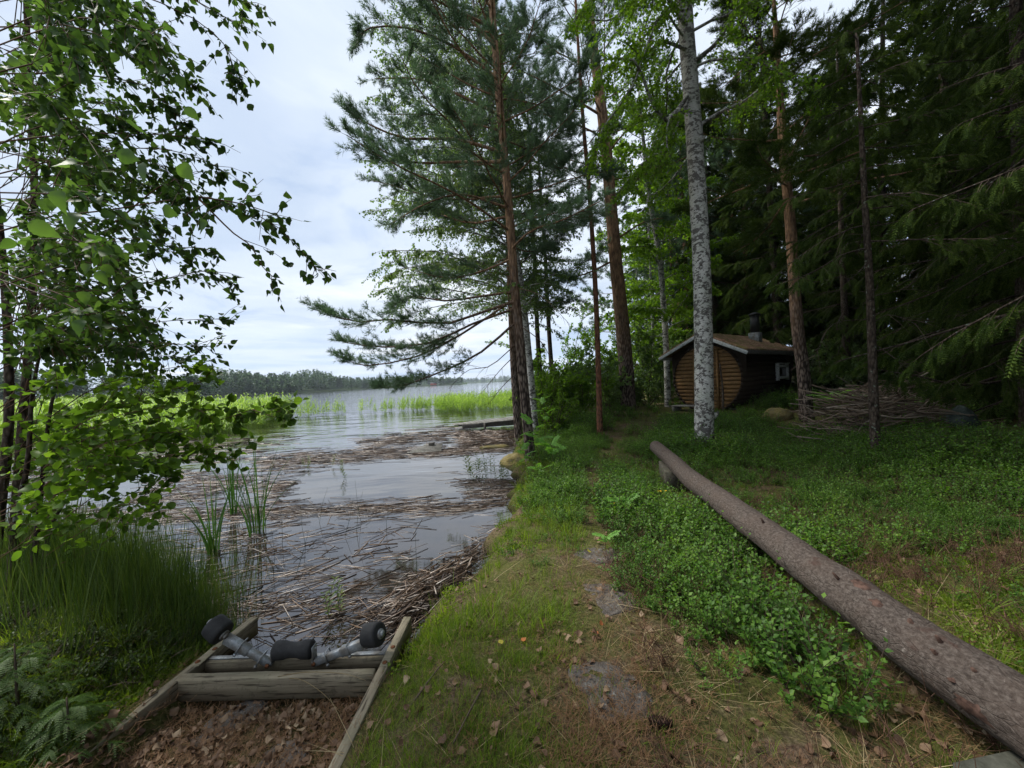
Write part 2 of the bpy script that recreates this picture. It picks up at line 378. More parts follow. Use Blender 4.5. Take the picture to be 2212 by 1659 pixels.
M['white_paint'] = simple('white_paint', wood_fn((.42, .44, .44), (.66, .68, .68), (3, 3, 12), .25, (.35, .36, .30)))
M['grey_wood'] = simple('grey_wood', wood_fn((.10, .095, .085), (.27, .26, .24), (6, 6, 6)))
M['block_wood'] = simple('block_wood', wood_fn((.035, .032, .024), (.11, .10, .08), (6, 6, 6)))
M['dock_wood'] = simple('dock_wood', wood_fn((.05, .045, .042), (.14, .13, .12), (6, 2, 6)))
def roof_fn(b):
    n = b.noise(b.coord('Object'), 7, 6, .7); n2 = b.noise(b.coord('Object', loc=(4, 4, 4)), 2.6, 5, .7); n3 = b.noise(b.coord('Object', (1, 2, 1)), 8, 6, .75)
    c = b.ramp(n3, [(.36, (.07, .04, .03)), (.5, (.27, .15, .10)), (.64, (.50, .35, .25))]); c = b.mix(b.ramp(n2, [(.46, 0.0), (.6, .75)]), c, (.14, .13, .035))
    return b.bsdf(c, .9, .1, normal=b.bump(n, .8, .04))
M['roof_moss'] = simple('roof_moss', roof_fn)
M['black_metal'] = simple('black_metal', lambda b: b.bsdf((.02, .02, .022), .5, .4))
M['glass_dark'] = simple('glass_dark', lambda b: b.bsdf((.012, .013, .014), .08, .6))
def galv_fn(b):
    v = b.vor(b.coord('Object'), 90, out='Color'); n = b.noise(b.coord('Object'), 12, 4)
    sep = b.N.new('ShaderNodeSeparateColor'); b.L.new(v, sep.inputs[0])
    c = b.ramp(sep.outputs[0], [(0, (.26, .285, .30)), (1, (.38, .40, .42))]); c = b.mix(b.ramp(n, [(.42, 0.0), (.66, .8)]), c, (.17, .14, .105))
    return b.bsdf(c, b.ramp(n, [(.3, .4), (.7, .7)]), .5, .5)
M['galvanised'] = simple('galvanised', galv_fn)
M['rubber'] = simple('rubber', lambda b: b.bsdf(b.ramp(b.noise(b.coord('Object'), 40, 5, .7), [(.3, (.016, .016, .017)), (.7, (.035, .035, .036))]), .75, .3, normal=b.bump(b.noise(b.coord('Object'), 120, 3), .4, .004)))
M['rust'] = simple('rust', lambda b: b.bsdf(b.ramp(b.noise(b.coord('Object'), 60, 4), [(.3, (.09, .035, .018)), (.7, (.24, .10, .045))]), .8, .3, .3))
def stone_fn(b):
    n = b.noise(b.coord('World'), 9, 6, .7); v = b.noise(b.coord('World', loc=(7, 2, 1)), 38, 5, .75); l = b.noise(b.coord('World', loc=(1, 9, 3)), 22, 4, .7)
    c = b.ramp(n, [(.3, (.055, .045, .038)), (.5, (.115, .10, .088)), (.72, (.19, .175, .165))]); c = b.mix(b.ramp(v, [(.36, .9), (.44, 0.0)]), c, (.035, .028, .022))
    c = b.mix(b.ramp(l, [(.60, 0.0), (.67, .55)]), c, (.30, .31, .29))
    return b.bsdf(c, .85, .2, normal=b.bump(b.math('ADD', n, v), .8, .03))
M['stone'] = simple('stone', stone_fn)
M['mossy_rock'] = simple('mossy_rock', lambda b: b.bsdf(b.ramp(b.noise(b.coord('World'), 6, 6, .7), [(.3, (.10, .10, .075)), (.5, (.16, .13, .05)), (.7, (.24, .20, .11))]), .9, .1, normal=b.bump(b.noise(b.coord('World'), 20, 5), .8, .03)))
M['blue_rock'] = simple('blue_rock', lambda b: b.bsdf(b.ramp(b.noise(b.coord('World'), 8, 6, .7), [(.3, (.03, .04, .037)), (.55, (.06, .08, .073)), (.75, (.11, .13, .12))]), .9, .1, normal=b.bump(b.noise(b.coord('World'), 20, 5), .8, .03)))
M['concrete'] = simple('concrete', lambda b: b.bsdf(b.ramp(b.noise(b.coord('Object'), 18, 6, .7), [(.3, (.035, .036, .028)), (.7, (.085, .086, .07))]), .9, .15, normal=b.bump(b.noise(b.coord('Object'), 60, 4), .4, .01)))
def ground_fn(b):
    w = b.coord('World'); n1 = b.noise(w, 1.1, 5, .6); n2 = b.noise(w, 7, 6, .7); n3 = b.noise(w, 45, 5, .7); n4 = b.noise(b.coord('World', loc=(11, 4, 0)), .8, 4)
    soil = b.ramp(n3, [(.28, (.035, .025, .018)), (.45, (.10, .068, .046)), (.6, (.18, .125, .088)), (.75, (.30, .24, .18))])
    moss = b.ramp(n3, [(.3, (.035, .04, .012)), (.55, (.085, .095, .022)), (.75, (.15, .16, .04))])
    f = b.math('ADD', b.math('MULTIPLY', n1, .7), b.math('MULTIPLY', n2, .4))
    c = b.mix(b.ramp(f, [(.44, 0.0), (.56, .85)]), soil, moss)
    # wet dark edge at the water line
    sp = b.N.new('ShaderNodeSeparateXYZ'); b.L.new(w, sp.inputs[0])
    wet = b.ramp(b.math('ADD', sp.outputs[2], .5), [(.20, 1.0), (.30, 0.0)])
    c = b.mix(wet, c, b.mix(.75, c, (.01, .008, .006)))
    return b.bsdf(c, .95, .1, normal=b.bump(b.math('ADD', n3, b.math('MULTIPLY', n2, .6)), .9, .03))
M['ground'] = simple('ground', ground_fn)
M['far_ground'] = simple('far_ground', lambda b: b.bsdf(b.ramp(b.noise(b.coord('World'), .05, 4), [(.3, (.03, .05, .02)), (.7, (.06, .09, .03))]), .95, .1))
def water_fn(b):
    w = b.coord('World'); sp = b.N.new('ShaderNodeSeparateXYZ'); b.L.new(w, sp.inputs[0])
    calm = b.ramp(b.math('MULTIPLY', b.math('ADD', sp.outputs[1], b.math('MULTIPLY', b.noise(b.coord('World', loc=(2, 5, 0)), .35, 2), 5)), .05), [(.42, .08), (.75, .75)])
    huge = b.noise(b.coord('World', (1, 2.6, 1), (9, 2, 0)), .28, 3, .55, .3); big = b.noise(b.coord('World', (1, 1.9, 1)), 1.6, 4, .6, .4); sm = b.noise(b.coord('World', (1, 1.6, 1), (4, 2, 0)), 7, 4, .65)
    h = b.math('MULTIPLY', b.math('ADD', b.math('MULTIPLY', huge, 4.0), b.math('ADD', b.math('MULTIPLY', big, .45), b.math('MULTIPLY', sm, .08))), calm)
    mur = b.ramp(b.noise(w, 2.2, 4), [(.35, (.014, .011, .009)), (.7, (.035, .026, .020))])
    n = b.N.new('ShaderNodeBsdfPrincipled'); b._in(n.inputs['Base Color'], mur); n.inputs['Roughness'].default_value = .04; n.inputs['IOR'].default_value = 1.9
    b.L.new(b.bump(h, .22, .16), n.inputs['Normal']); return n.outputs[0]
M['water'] = simple('water', water_fn)

# ------------------------------------------------------------------ terrain
WL = -.3
SHORE = [(-2.0, 2.86), (-.85, 2.90), (-.69, 3.12), (-.53, 3.59), (-.37, 4.33), (-.06, 5.85), (.05, 7.1), (-.02, 8.6), (.06, 11.8), (.15, 15.5), (1.2, 18.5), (4.0, 22), (7.5, 26), (12, 31), (20, 38), (34, 46), (60, 60), (140, 110)]
LEFT = [(-2.0, 2.86), (-2.15, 3.0), (-2.6, 3.25), (-3.4, 3.5), (-5, 4.4), (-8, 6.2), (-14, 9), (-30, 14), (-80, 26), (-160, 60)]
_poly = np.array(LEFT[::-1] + SHORE[1:] + [(400, 110), (400, -300), (-400, -300), (-400, 60)])
def inside(x, y):
    ins = np.zeros(x.shape, bool); n = len(_poly)
    for i in range(n):
        x1, y1 = _poly[i]; x2, y2 = _poly[(i + 1) % n]
        if y1 == y2: continue
        c = ((y1 > y) != (y2 > y)) & (x < (x2 - x1) * (y - y1) / (y2 - y1) + x1); ins ^= c
    return ins
def sdist(x, y):
    x = np.asarray(x, float); y = np.asarray(y, float); d = np.full(x.shape, 1e9); n = len(_poly)
    for i in range(n):
        a = _poly[i]; b_ = _poly[(i + 1) % n]; e = b_ - a; t = np.clip(((x - a[0]) * e[0] + (y - a[1]) * e[1]) / (e @ e + 1e-12), 0, 1)
        d = np.minimum(d, np.hypot(x - a[0] - t * e[0], y - a[1] - t * e[1]))
    return np.where(inside(x, y), d, -d)
_w = [(rng.uniform(0, 6.28), s, rng.uniform(0, 6.28)) for s in (.5, .8, 1.3, 2.1, 3.3, 5.1, 8.3) for _ in range(3)]
def bumps(x, y):
    r = 0
    for a, s, p in _w: r = r + np.sin((x * math.cos(a) + y * math.sin(a)) * s + p) / s
    return r / 3
def sst(a, b, x): t = np.clip((x - a) / (b - a), 0, 1); return t * t * (3 - 2 * t)
def H(x, y):
    x = np.asarray(x, float); y = np.asarray(y, float); d = sdist(x, y); wob = .12 * np.sin(x * 5.1 + y * 3.3) + .08 * np.sin(y * 9.7 - x * 4)
    d2 = d + wob * np.clip(1 - np.abs(d), 0, 1)
    up = WL + .02 + .30 * (1 - np.exp(-np.clip(d2, 0, 99) / .28))
    h = np.where(d2 > 0, up, WL + d2 * .5)
    h = np.where(h < WL - .8, WL - .8, h)
    land = sst(0, 2.0, d)
    h = h + land * (.34 * sst(8.0, 13.5, y) * sst(0, 3, x) + .28 * sst(5, 10, x) + .9 * sst(13, 30, x) ) + land * .035 * bumps(x, y) * 1.0
    h = h + .012 * bumps(x * 3, y * 3) * (d > -.3)
    # boat slip: sunk between the side beams
    slip = sst(-2.2, -2.0, x) * (1 - sst(-.92, -.82, x)) * (1 - sst(2.9, 3.1, y))
    slipz = -.215 - .10 * sst(1.8, 2.9, y) + .01 * bumps(x * 3, y * 3)
    h = h * (1 - slip) + np.minimum(h, slipz) * slip
    near = (1 - sst(-.80, -.35, x)) * sst(-.9, -.8, x) + sst(-2.75, -2.25, x) * (1 - sst(-2.22, -2.12, x))
    h = np.where((y < 3.2) & (h > -.2), h - .13 * near * (1 - sst(2.7, 3.2, y)), h)
    return h
def Hf(x, y): return float(H(np.array([x]), np.array([y]))[0])
def axis(lo, hi, fine_lo, fine_hi, step, grow=1.07):
    mid = list(np.arange(fine_lo, fine_hi, step)); a = []; s = step; v = fine_hi
    while v < hi: a.append(v); s *= grow; v += s
    b_ = []; s = step; v = fine_lo
    while v > lo: s *= grow; v -= s; b_.append(v)
    return np.array(b_[::-1] + mid + a)
gx = axis(-170, 300, -3.5, 4.5, .05, 1.05); gy = axis(-60, 110, 1.2, 6.5, .05, 1.04)
GX, GY = np.meshgrid(gx, gy); GZ = H(GX, GY)
nx, ny = len(gx), len(gy)
idx = np.arange(nx * ny).reshape(ny, nx)
q = np.stack([idx[:-1, :-1], idx[:-1, 1:], idx[1:, 1:], idx[1:, :-1]], -1).reshape(-1, 4)
mb = MB(); mb.add(np.stack([GX, GY, GZ], -1).reshape(-1, 3), q)
tag(mb.build('ground', M['ground'], smooth=True), kind='structure', label='brown litter covered forest ground sloping to the lake')
mb = MB(); wx = np.concatenate([[-4400], np.linspace(-200, 200, 41), [4400]]); wy = np.concatenate([[-200], np.linspace(0, 400, 41), [4200]])
WX, WY = np.meshgrid(wx, wy); i2 = np.arange(WX.size).reshape(WX.shape)
mb.add(np.stack([WX, WY, np.full(WX.shape, WL)], -1).reshape(-1, 3), np.stack([i2[:-1, :-1], i2[:-1, 1:], i2[1:, 1:], i2[1:, :-1]], -1).reshape(-1, 4))
tag(mb.build('lake_water', M['water']), kind='structure', label='calm grey lake water mirroring the cloudy sky')
# ------------------------------------------------------------------ foliage templates
def T(v, f): return np.array(v, float), f
def needle_tuft(n=16, L=.065, w=.0065, spread=55, seed=1, stem=.12):
    """pine shoot along +Y: needles fanned all round"""
    g = np.random.default_rng(seed); v = []; f = []
    for i in range(n):
        y0 = stem * g.uniform(0, 1) ** .8; a = g.uniform(0, 6.283); s = R(g.uniform(spread * .5, spread)); d = np.array([math.cos(a) * math.sin(s), math.cos(s), math.sin(a) * math.sin(s)])
        side = unit(np.cross(d, g.standard_normal(3))); o = np.array([0, y0, 0]); l = L * g.uniform(.75, 1.15)
        k = len(v); v += [o - side * w / 2, o + side * w / 2, o + d * l]; f.append((k, k + 1, k + 2))
    return np.array(v), np.array(f)
def spruce_shoot(L=.17, w=.030, seed=1):
    """serrated drooping shoot along +Y, two crossed fringes"""
    g = np.random.default_rng(seed); v = []; f = []
    for pl in (0, 1):
        n = 7
        for sgn in (-1, 1):
            for i in range(n):
                y = L * i / n; ww = w * (1 - .45 * i / n) * g.uniform(.7, 1.1); k = len(v)
                droop = -.03 * (i / n) ** 2
                a = np.array([0, y, droop]); b_ = np.array([0, y + L / n * .75, droop]); c = np.array([sgn * ww, y + L / n * 1.25, droop]) if pl == 0 else np.array([sgn * ww * .25, y + L / n * 1.2, droop + sgn * ww * .75])
                v += [a, b_, c]; f.append((k, k + 1, k + 2))
    return np.array(v), np.array(f)
LEAF_Q = (np.array([[0, 0, 0], [.42, .45, .08], [0, 1, -.06], [-.42, .45, .08]]), np.array([[0, 1, 2], [0, 2, 3]]))
def leaf_detail(kind='birch'):
    """toothed leaf along +Y, folded on its midrib, with a short stalk; length 1"""
    if kind == 'birch': prof = [(0, .0), (.06, .20), (.16, .36), (.22, .355), (.30, .41), (.38, .375), (.47, .37), (.56, .30), (.64, .28), (.74, .17), (.82, .14), (.9, .06), (1.03, 0)]
    else: prof = [(0, .0), (.05, .17), (.14, .32), (.28, .43), (.45, .475), (.60, .46), (.74, .40), (.86, .28), (.95, .14), (.985, .05), (1.0, 0)]
    mid = [np.array([0, y, -.05 * math.sin(y * 3.1) * 1.2]) for y, _ in prof]
    v = [m_ for m_ in mid]; n = len(prof); f3 = []; f4 = []
    for sgn in (-1, 1):
        base = len(v)
        for y, w in prof[1:-1]: v.append(np.array([sgn * w, y, .22 * w - .06 * math.sin(y * 3.1)]))
        f3.append((0, 1, base) if sgn > 0 else (0, base, 1))
        for i in range(n - 3):
            a, b_, c, d = i + 1, i + 2, base + i + 1, base + i; f4.append((a, b_, c, d) if sgn > 0 else (a, d, c, b_))
        f3.append((n - 2, n - 1, base + n - 3) if sgn > 0 else (n - 2, base + n - 3, n - 1))
    k = len(v); v += [np.array([-.012, 0, 0]), np.array([.012, 0, 0]), np.array([0, -.32, .03])]; f3.append((k, k + 1, k + 2))
    return np.array(v), [np.array(f3), np.array(f4)]
BIRCH_D = leaf_detail('birch'); ROUND_D = leaf_detail('round')
def curled(t, k, seed):
    tv, tf = t; g = np.random.default_rng(seed); tv = tv.copy(); tv[:, 2] += k * tv[:, 0] ** 2 * 1.6 - k * .35 * tv[:, 1] ** 2 + g.normal(0, .012, len(tv)); tv[:, 0] += .06 * k * np.sin(tv[:, 1] * 3); tv[:, 0] *= 1 + .15 * g.normal(); return tv, tf
LEAF_H = (np.array([[0, 0, 0], [.36, .25, .08], [.38, .55, .08], [0, 1, -.06], [-.38, .55, .08], [-.36, .25, .08], [0, .5, 0]]), np.array([[0, 1, 6], [1, 2, 6], [2, 3, 6], [3, 4, 6], [4, 5, 6], [5, 0, 6]]))
TUFTS = [needle_tuft(seed=i) for i in range(3)]
TUFT_FAR = [needle_tuft(n=8, L=.09, w=.016, seed=i, stem=.14) for i in range(2)]
SHOOT = [spruce_shoot(seed=i) for i in range(3)]
SHOOT_FAR = [spruce_shoot(L=.24, w=.05, seed=9)]

# ------------------------------------------------------------------ trees
def grow_branches(path, spec):
    """limbs from a trunk path. returns list of (polyline, r0)"""
    out = []; P = path['p']; rad = path['r']; zs = P[:, 2]; az = rng.uniform(0, 6.28)
    n = spec['n']
    for i in range(n):
        t = (i + rng.uniform(0, 1)) / n
        z = spec['z0'] + (spec['z1'] - spec['z0']) * t
        j = np.clip(np.searchsorted(zs, z), 1, len(zs) - 1); w = np.clip((z - zs[j - 1]) / (zs[j] - zs[j - 1] + 1e-9), 0, 1)
        o = P[j - 1] * (1 - w) + P[j] * w; r_ = rad[j - 1] * (1 - w) + rad[j] * w
        az += 2.4 + rng.uniform(-.5, .5)
        if 'az' in spec: a = spec['az'](t)
        else: a = az
        L = spec['L'](t) * rng.uniform(.72, 1.15)
        if spec.get('bias') is not None:  # longer on one side
            L *= 1 + spec['bias'][1] * math.cos(a - spec['bias'][0])
        el = R(spec['el'](t) + rng.uniform(-8, 8)); pts = [o]; d = np.array([math.cos(a) * math.cos(el), math.sin(a) * math.cos(el), math.sin(el)]); ns = 7
        for k in range(ns):
            d = d + np.array([0, 0, spec['curve'](t) / ns]) + rng.standard_normal(3) * spec.get('wob', .09); d = unit(d); pts.append(pts[-1] + d * L / ns)
        out.append((np.array(pts), max(.005, min(r_ * .32, .008 * L + .005))))
    return out
def sample_poly(pl, t):
    n = len(pl) - 1; x = np.clip(t, 0, .9999) * n; k = x.astype(int); w = (x - k)[:, None]
    return pl[k] * (1 - w) + pl[k + 1] * w, unit(pl[k + 1] - pl[k])
def clothe(mb, limbs, kind, per=12, Lt=.4, t0=.3, leaves=6, size=1.0, bark=0, leaf=1, far=False, side=50, hang=0.0):
    """side twigs on every limb and needles or leaves on the twigs (vectorised over the tree)"""
    PP = []; DD = []; LL = []
    for pl, r0 in limbs:
        L = np.linalg.norm(pl[-1] - pl[0]); n = max(3, int(per * L)); t = t0 + (1 - t0) * np.sort(rng.uniform(0, 1, n)) ** .9; t[-1] = .999
        p, d = sample_poly(pl, t); PP.append(p)
        up = np.array([0, 0, 1.]); sd_ = unit(np.cross(d, up)); s = np.where(rng.uniform(0, 1, n) < .5, -1, 1)[:, None]
        a = np.radians(rng.uniform(side * .55, side * 1.25, n))[:, None]; a[-1] = 0
        dd = d * np.cos(a) + sd_ * s * np.sin(a) + up * rng.normal(0, .22, (n, 1)) - up * hang; DD.append(unit(dd))
        LL.append(Lt * np.clip(L, .4, 2.2) * (1.05 - .75 * (t - t0) / (1 - t0 + 1e-6)) * rng.uniform(.6, 1.2, n))
    P = np.concatenate(PP); D = np.concatenate(DD); LN = np.concatenate(LL)[:, None]; N_ = len(P)
    sag = {'pine': .12, 'spruce': -.35, 'birch': -.55, 'leafy': -.12}[kind]
    P1 = P + D * LN * .5 + np.array([0, 0, 1]) * LN * sag * .15; P2 = P + D * LN + np.array([0, 0, 1]) * LN * sag * .6
    twigs(mb, P, P1, P2, .0045 if not far else .006, .002, bark)
    K = leaves; s = rng.uniform(.15, 1.02, (N_, K)); s[:, 0] = 1.0
    s3 = s[..., None]; Q = (1 - s3) ** 2 * P[:, None] + 2 * s3 * (1 - s3) * P1[:, None] + s3 ** 2 * P2[:, None]
    TD = unit(P2 - P)[:, None].repeat(K, 1); Q = Q.reshape(-1, 3); TD = TD.reshape(-1, 3); n = len(Q)
    if kind == 'pine':
        fd = unit(TD + sph(n) * .55 + np.array([0, 0, .35])); tp = TUFT_FAR if far else TUFTS; sc = size * rng.uniform(.8, 1.25, n)
    elif kind == 'spruce':
        fd = unit(TD + sph(n) * .5 + np.array([0, 0, -.45])); tp = SHOOT_FAR if far else SHOOT; sc = size * rng.uniform(.7, 1.3, n)
    elif kind == 'birch':
        Q = Q + sph(n) * .03; fd = unit(TD * .4 + sph(n) * .8 + np.array([0, 0, -.9])); tp = [LEAF_Q]; sc = size * rng.uniform(.7, 1.2, n)
    else:
        Q = Q + sph(n) * .035; fd = unit(TD * .6 + sph(n) * .9 + np.array([0, 0, -.25])); tp = [LEAF_Q]; sc = size * rng.uniform(.7, 1.25, n)
    Mx = frames(fd, rng.normal(0, .8, n) if kind in ('birch', 'leafy') else rng.uniform(0, 6.28, n) * (kind == 'pine') + rng.normal(0, .3, n))
    pick = rng.integers(0, len(tp), n)
    for k, (tv, tf) in enumerate(tp):
        q_ = pick == k; place(mb, tv, tf, Q[q_], Mx[q_], sc[q_], leaf)
    return P, D, LN
def trunk_mesh(path, limbs, sides=14, flare=.35, wob=.0):
    mb = MB(); P = path['p']; r_ = path['r'].copy(); z0 = P[0, 2]
    r_ = r_ * (1 + flare * np.exp(-(P[:, 2] - z0) / .22)); v, f = tube_vf(P, r_, sides, noise_r=.03 if wob else .012); mb.add(v, f)
    for pl, r0 in limbs:
        v, f = tube_vf(pl, np.linspace(r0, r0 * .25, len(pl)), 5, cap=False); mb.add(v, f)
    return mb
def trunk_path(base, pts, r0, r1, top_extra=4.0, n=40, zbelow=.25):
    """base..pts in world space, lengthened upwards past the last point"""
    P = [Vector(base) - Vector((0, 0, zbelow))] + [Vector(base)] + [Vector(p) for p in pts]
    d = (P[-1] - P[-2]).normalized(); d = (d + Vector((0, 0, 1))).normalized()
    if top_extra > 0: P.append(P[-1] + d * top_extra)
    S = smooth_path(P, n); rad = np.interp(S[:, 2], [S[0, 2], P[-2][2] if top_extra else P[-1][2], P[-1][2] + .01], [r0, r1, max(.02, r1 * .3)] if top_extra else [r0, r1, r1])
    return {'p': S, 'r': rad}
def make_tree(name, label, cat, path, limbs, kind, leaf_m, bark_m, group=None, parts=None, smooth=True, dead=None, extra=None, **cl):
    b_ = path['p'][1]; root = empty(name, tuple(map(float, (b_[0], b_[1], b_[2] + .2))), label, cat, group)
    tm = trunk_mesh(path, limbs + (dead or []))
    if extra: extra(tm)
    tm.build('trunk', bark_m, root, smooth)
    cm = MB(); clothe(cm, limbs, kind, **cl)
    if dead:
        PD = [pl for pl, _ in dead]
        for pl in PD:
            n = 7; t = rng.uniform(.35, 1, n); p, d = sample_poly(pl, t); dd = unit(d + sph(n) * .7); Ls = rng.uniform(.15, .45, n)[:, None]
            twigs(cm, p, p + dd * Ls * .5, p + dd * Ls + np.array([0, 0, -.1]) * Ls, .004, .0015, 0)
    cm.build('crown', [M['twig'], leaf_m], root)
    return root
TREE_TRIS = 0

# --- A, the leaning pine on the bank (front), B its companion
def px_path(pts, Y0, Y1=None):
    Y1 = Y1 or Y0; n = len(pts); out = []
    for i, (x, y) in enumerate(pts): out.append(at(x, y, Y0 + (Y1 - Y0) * i / max(1, n - 1)))
    return out
def gbase(x, Y):
    """ground point under image column x at depth Y (roll-corrected)"""
    p = at(x, 900, Y)
    for _ in range(4):
        z = Hf(p.x, p.y)
        r = ray(x, 900); y = 900
        # move along the column until height matches
        lo, hi = 300, 1659
        for _ in range(26):
            m_ = (lo + hi) / 2; q_ = at(x, m_, Y)
            if q_.z > z: lo = m_
            else: hi = m_
        p = at(x, (lo + hi) / 2, Y)
    return Vector((p.x, p.y, Hf(p.x, p.y)))
def guided(pts2212, Ys, r0):
    n = len(pts2212); P = [np.array(at(x, y, Ys[0] + (Ys[1] - Ys[0]) * i / (n - 1))) for i, (x, y) in enumerate(pts2212)]
    return (smooth_path(P, 9), r0)

pA = trunk_path(gbase(1147, 8.3), px_path([(1128, 800), (1112, 620), (1098, 430), (1080, 230), (1062, 0)], 8.3, 8.4), .112, .070, 4)
limbsA = grow_branches(pA, dict(n=54, z0=4.3, z1=13.2, L=lambda t: 2.9 - 2.0 * t, el=lambda t: 5 + 35 * t, curve=lambda t: .10, bias=(math.pi, .25)))
limbsA += [guided([(1118, 650), (1060, 668), (960, 700), (850, 690), (760, 695), (690, 668)], (8.3, 7.4), .035),
           guided([(1120, 690), (1040, 760), (960, 800), (880, 830), (830, 838)], (8.3, 7.8), .03),
           guided([(1116, 665), (1020, 700), (930, 740), (830, 750), (745, 740)], (8.3, 8.0), .03),
           guided([(1112, 630), (1040, 640), (960, 650), (890, 640), (850, 660)], (8.3, 7.7), .03),
           guided([(1105, 560), (1030, 590), (960, 600), (880, 580)], (8.3, 8.9), .03),
           guided([(1120, 640), (1000, 720), (900, 770), (790, 790), (740, 770)], (8.3, 9.0), .03),
           guided([(1098, 450), (1000, 420), (920, 440), (850, 480)], (8.3, 7.6), .03),
           guided([(1088, 330), (980, 300), (880, 300), (800, 270), (752, 240)], (8.3, 8.2), .04),
           guided([(1090, 350), (980, 350), (880, 350), (800, 310), (770, 290)], (8.3, 8.7), .035),
           guided([(1082, 250), (980, 200), (900, 170), (810, 170)], (8.3, 8.6), .035),
           guided([(1075, 170), (980, 100), (880, 60), (800, 60), (775, 80)], (8.3, 8.0), .035),
           guided([(1066, 60), (980, 20), (900, -20), (780, -60)], (8.3, 7.9), .035),
           guided([(1069, 100), (1000, 30), (900, -30), (800, -20)], (8.3, 8.8), .035)]
deadA = [guided(p, (8.3, 7.7), .012) for p in ([(1120, 760), (1080, 800), (1040, 850)], [(1118, 740), (1060, 790), (1010, 800), (970, 840)], [(1125, 800), (1090, 830), (1050, 880)], [(1118, 700), (1170, 740), (1200, 800)], [(1112, 620), (1170, 640), (1230, 700)])]
make_tree('pine_tree', 'slender leaning pine on the bank edge, its lowest boughs reaching over the water', 'pine', pA, limbsA, 'pine', M['pine_needle'], M['bark_pine'], dead=deadA, per=13, Lt=.34, t0=.24, leaves=10, size=1.3, group='pines')

pB = trunk_path(gbase(1121, 11.6), px_path([(1112, 820), (1105, 680), (1100, 560), (1092, 300)], 11.6), .13, .06, 3)
limbsB = grow_branches(pB, dict(n=40, z0=4.5, z1=12.0, L=lambda t: 2.4 - 1.4 * t, el=lambda t: 5 + 30 * t, curve=lambda t: .1, bias=(math.pi, .3)))
make_tree('pine_tree', 'darker pine standing close behind the leaning bank pine', 'pine', pB, limbsB, 'pine', M['pine_needle'], M['bark_pine'], per=11, Lt=.36, t0=.25, leaves=9, size=1.4, group='pines')

# --- C, two thin dark trunks in the shore thicket
for xs, lab in ((([(1168, 840), (1160, 700), (1155, 560), (1148, 420)], 14.5), 'thinner of two slim trunks rising from the shore thicket, nearer the bank pine'), (([(1195, 850), (1185, 700), (1178, 560), (1168, 420)], 15.5), 'darker of two slim trunks rising from the shore thicket, nearer the reddish trunk')):
    pp, Y = xs; p = trunk_path(gbase(pp[0][0], Y), px_path(pp, Y), .10, .06, 3.5)
    lb = grow_branches(p, dict(n=26, z0=4.2, z1=13.5, L=lambda t: 2.5 - 1.3 * t, el=lambda t: 0 + 30 * t, curve=lambda t: .1))
    make_tree('pine_tree', lab, 'pine', p, lb, 'pine', M['pine_needle'], M['bark_dark'], per=10, Lt=.36, t0=.2, leaves=9, size=1.5, far=False, group='pines')
# --- D, thin reddish trunk
p = trunk_path(gbase(1296, 9.9), px_path([(1292, 780), (1286, 620), (1274, 430), (1262, 290), (1252, 150)], 9.9), .075, .04, 3)
lb = grow_branches(p, dict(n=13, z0=5.8, z1=10.8, L=lambda t: 1.3 - .7 * t, el=lambda t: 0 + 30 * t, curve=lambda t: .05))
make_tree('pine_tree', 'very thin reddish brown trunk in front of the thicket', 'pine', p, lb, 'pine', M['pine_needle'], M['bark_red'], per=14, Lt=.35, t0=.25, leaves=10, size=1.4, group='pines')
# --- E, the big pine
p = trunk_path(gbase(1357, 14), px_path([(1352, 790), (1340, 660), (1326, 520), (1307, 300), (1275, 40)], 14), .27, .15, 4)
lb = grow_branches(p, dict(n=30, z0=8.5, z1=18, L=lambda t: 3.8 - 2.2 * t, el=lambda t: 5 + 25 * t, curve=lambda t: .12, bias=(math.pi * 1.1, .15)))
lb += [guided([(1330, 560), (1270, 590), (1220, 600), (1180, 590)], (14, 13.5), .04), guided([(1327, 520), (1390, 480), (1440, 470)], (14, 13), .04), guided([(1338, 420), (1400, 370), (1460, 350), (1500, 330)], (14, 12), .05),
       guided([(1315, 380), (1240, 370), (1180, 340)], (14, 13), .05), guided([(1300, 250), (1200, 190), (1120, 150)], (14, 13), .05)]
make_tree('pine_tree', 'thickest pine, grey below and orange above, with flared rooted foot', 'pine', p, lb, 'pine', M['pine_needle'], M['bark_pine'], per=9, Lt=.36, t0=.28, leaves=10, size=1.7, group='pines')

# --- F, the big birch
pF = trunk_path(gbase(1521, 7.75), px_path([(1521, 880), (1520, 760), (1515, 560), (1500, 300), (1493, 200), (1478, 0)], 7.75, 7.95), .182, .145, 4, n=48)
lb = grow_branches(pF, dict(n=30, z0=7.6, z1=14, L=lambda t: 3.0 - .8 * t, el=lambda t: 10 + 30 * t, curve=lambda t: -.9, wob=.22))
lb += [guided([(1490, 200), (1440, 260), (1400, 200), (1370, 130), (1300, 130)], (7.85, 7.3), .05), guided([(1490, 110), (1430, 90), (1390, 120), (1350, 90)], (7.85, 7.5), .04),
       guided([(1492, 235), (1450, 250), (1440, 300), (1450, 350)], (7.85, 7.4), .03), guided([(1498, 280), (1560, 240), (1620, 210), (1680, 150)], (7.85, 8.4), .05),
       guided([(1486, 60), (1440, -10), (1400, -60), (1300, -30), (1230, 60)], (7.85, 7.0), .05), guided([(1493, 200), (1440, 320), (1400, 340), (1330, 420)], (7.85, 7.4), .03),
       guided([(1480, 20), (1420, 40), (1370, 180), (1300, 280), (1290, 360)], (7.85, 7.1), .03), guided([(1480, 0), (1400, -30), (1330, 40), (1250, 40)], (7.85, 8.3), .04),
       guided([(1500, 320), (1440, 400), (1390, 420), (1340, 350)], (7.85, 8.7), .02), guided([(1490, 140), (1550, 90), (1590, 20), (1620, -60)], (7.85, 7.5), .05)]
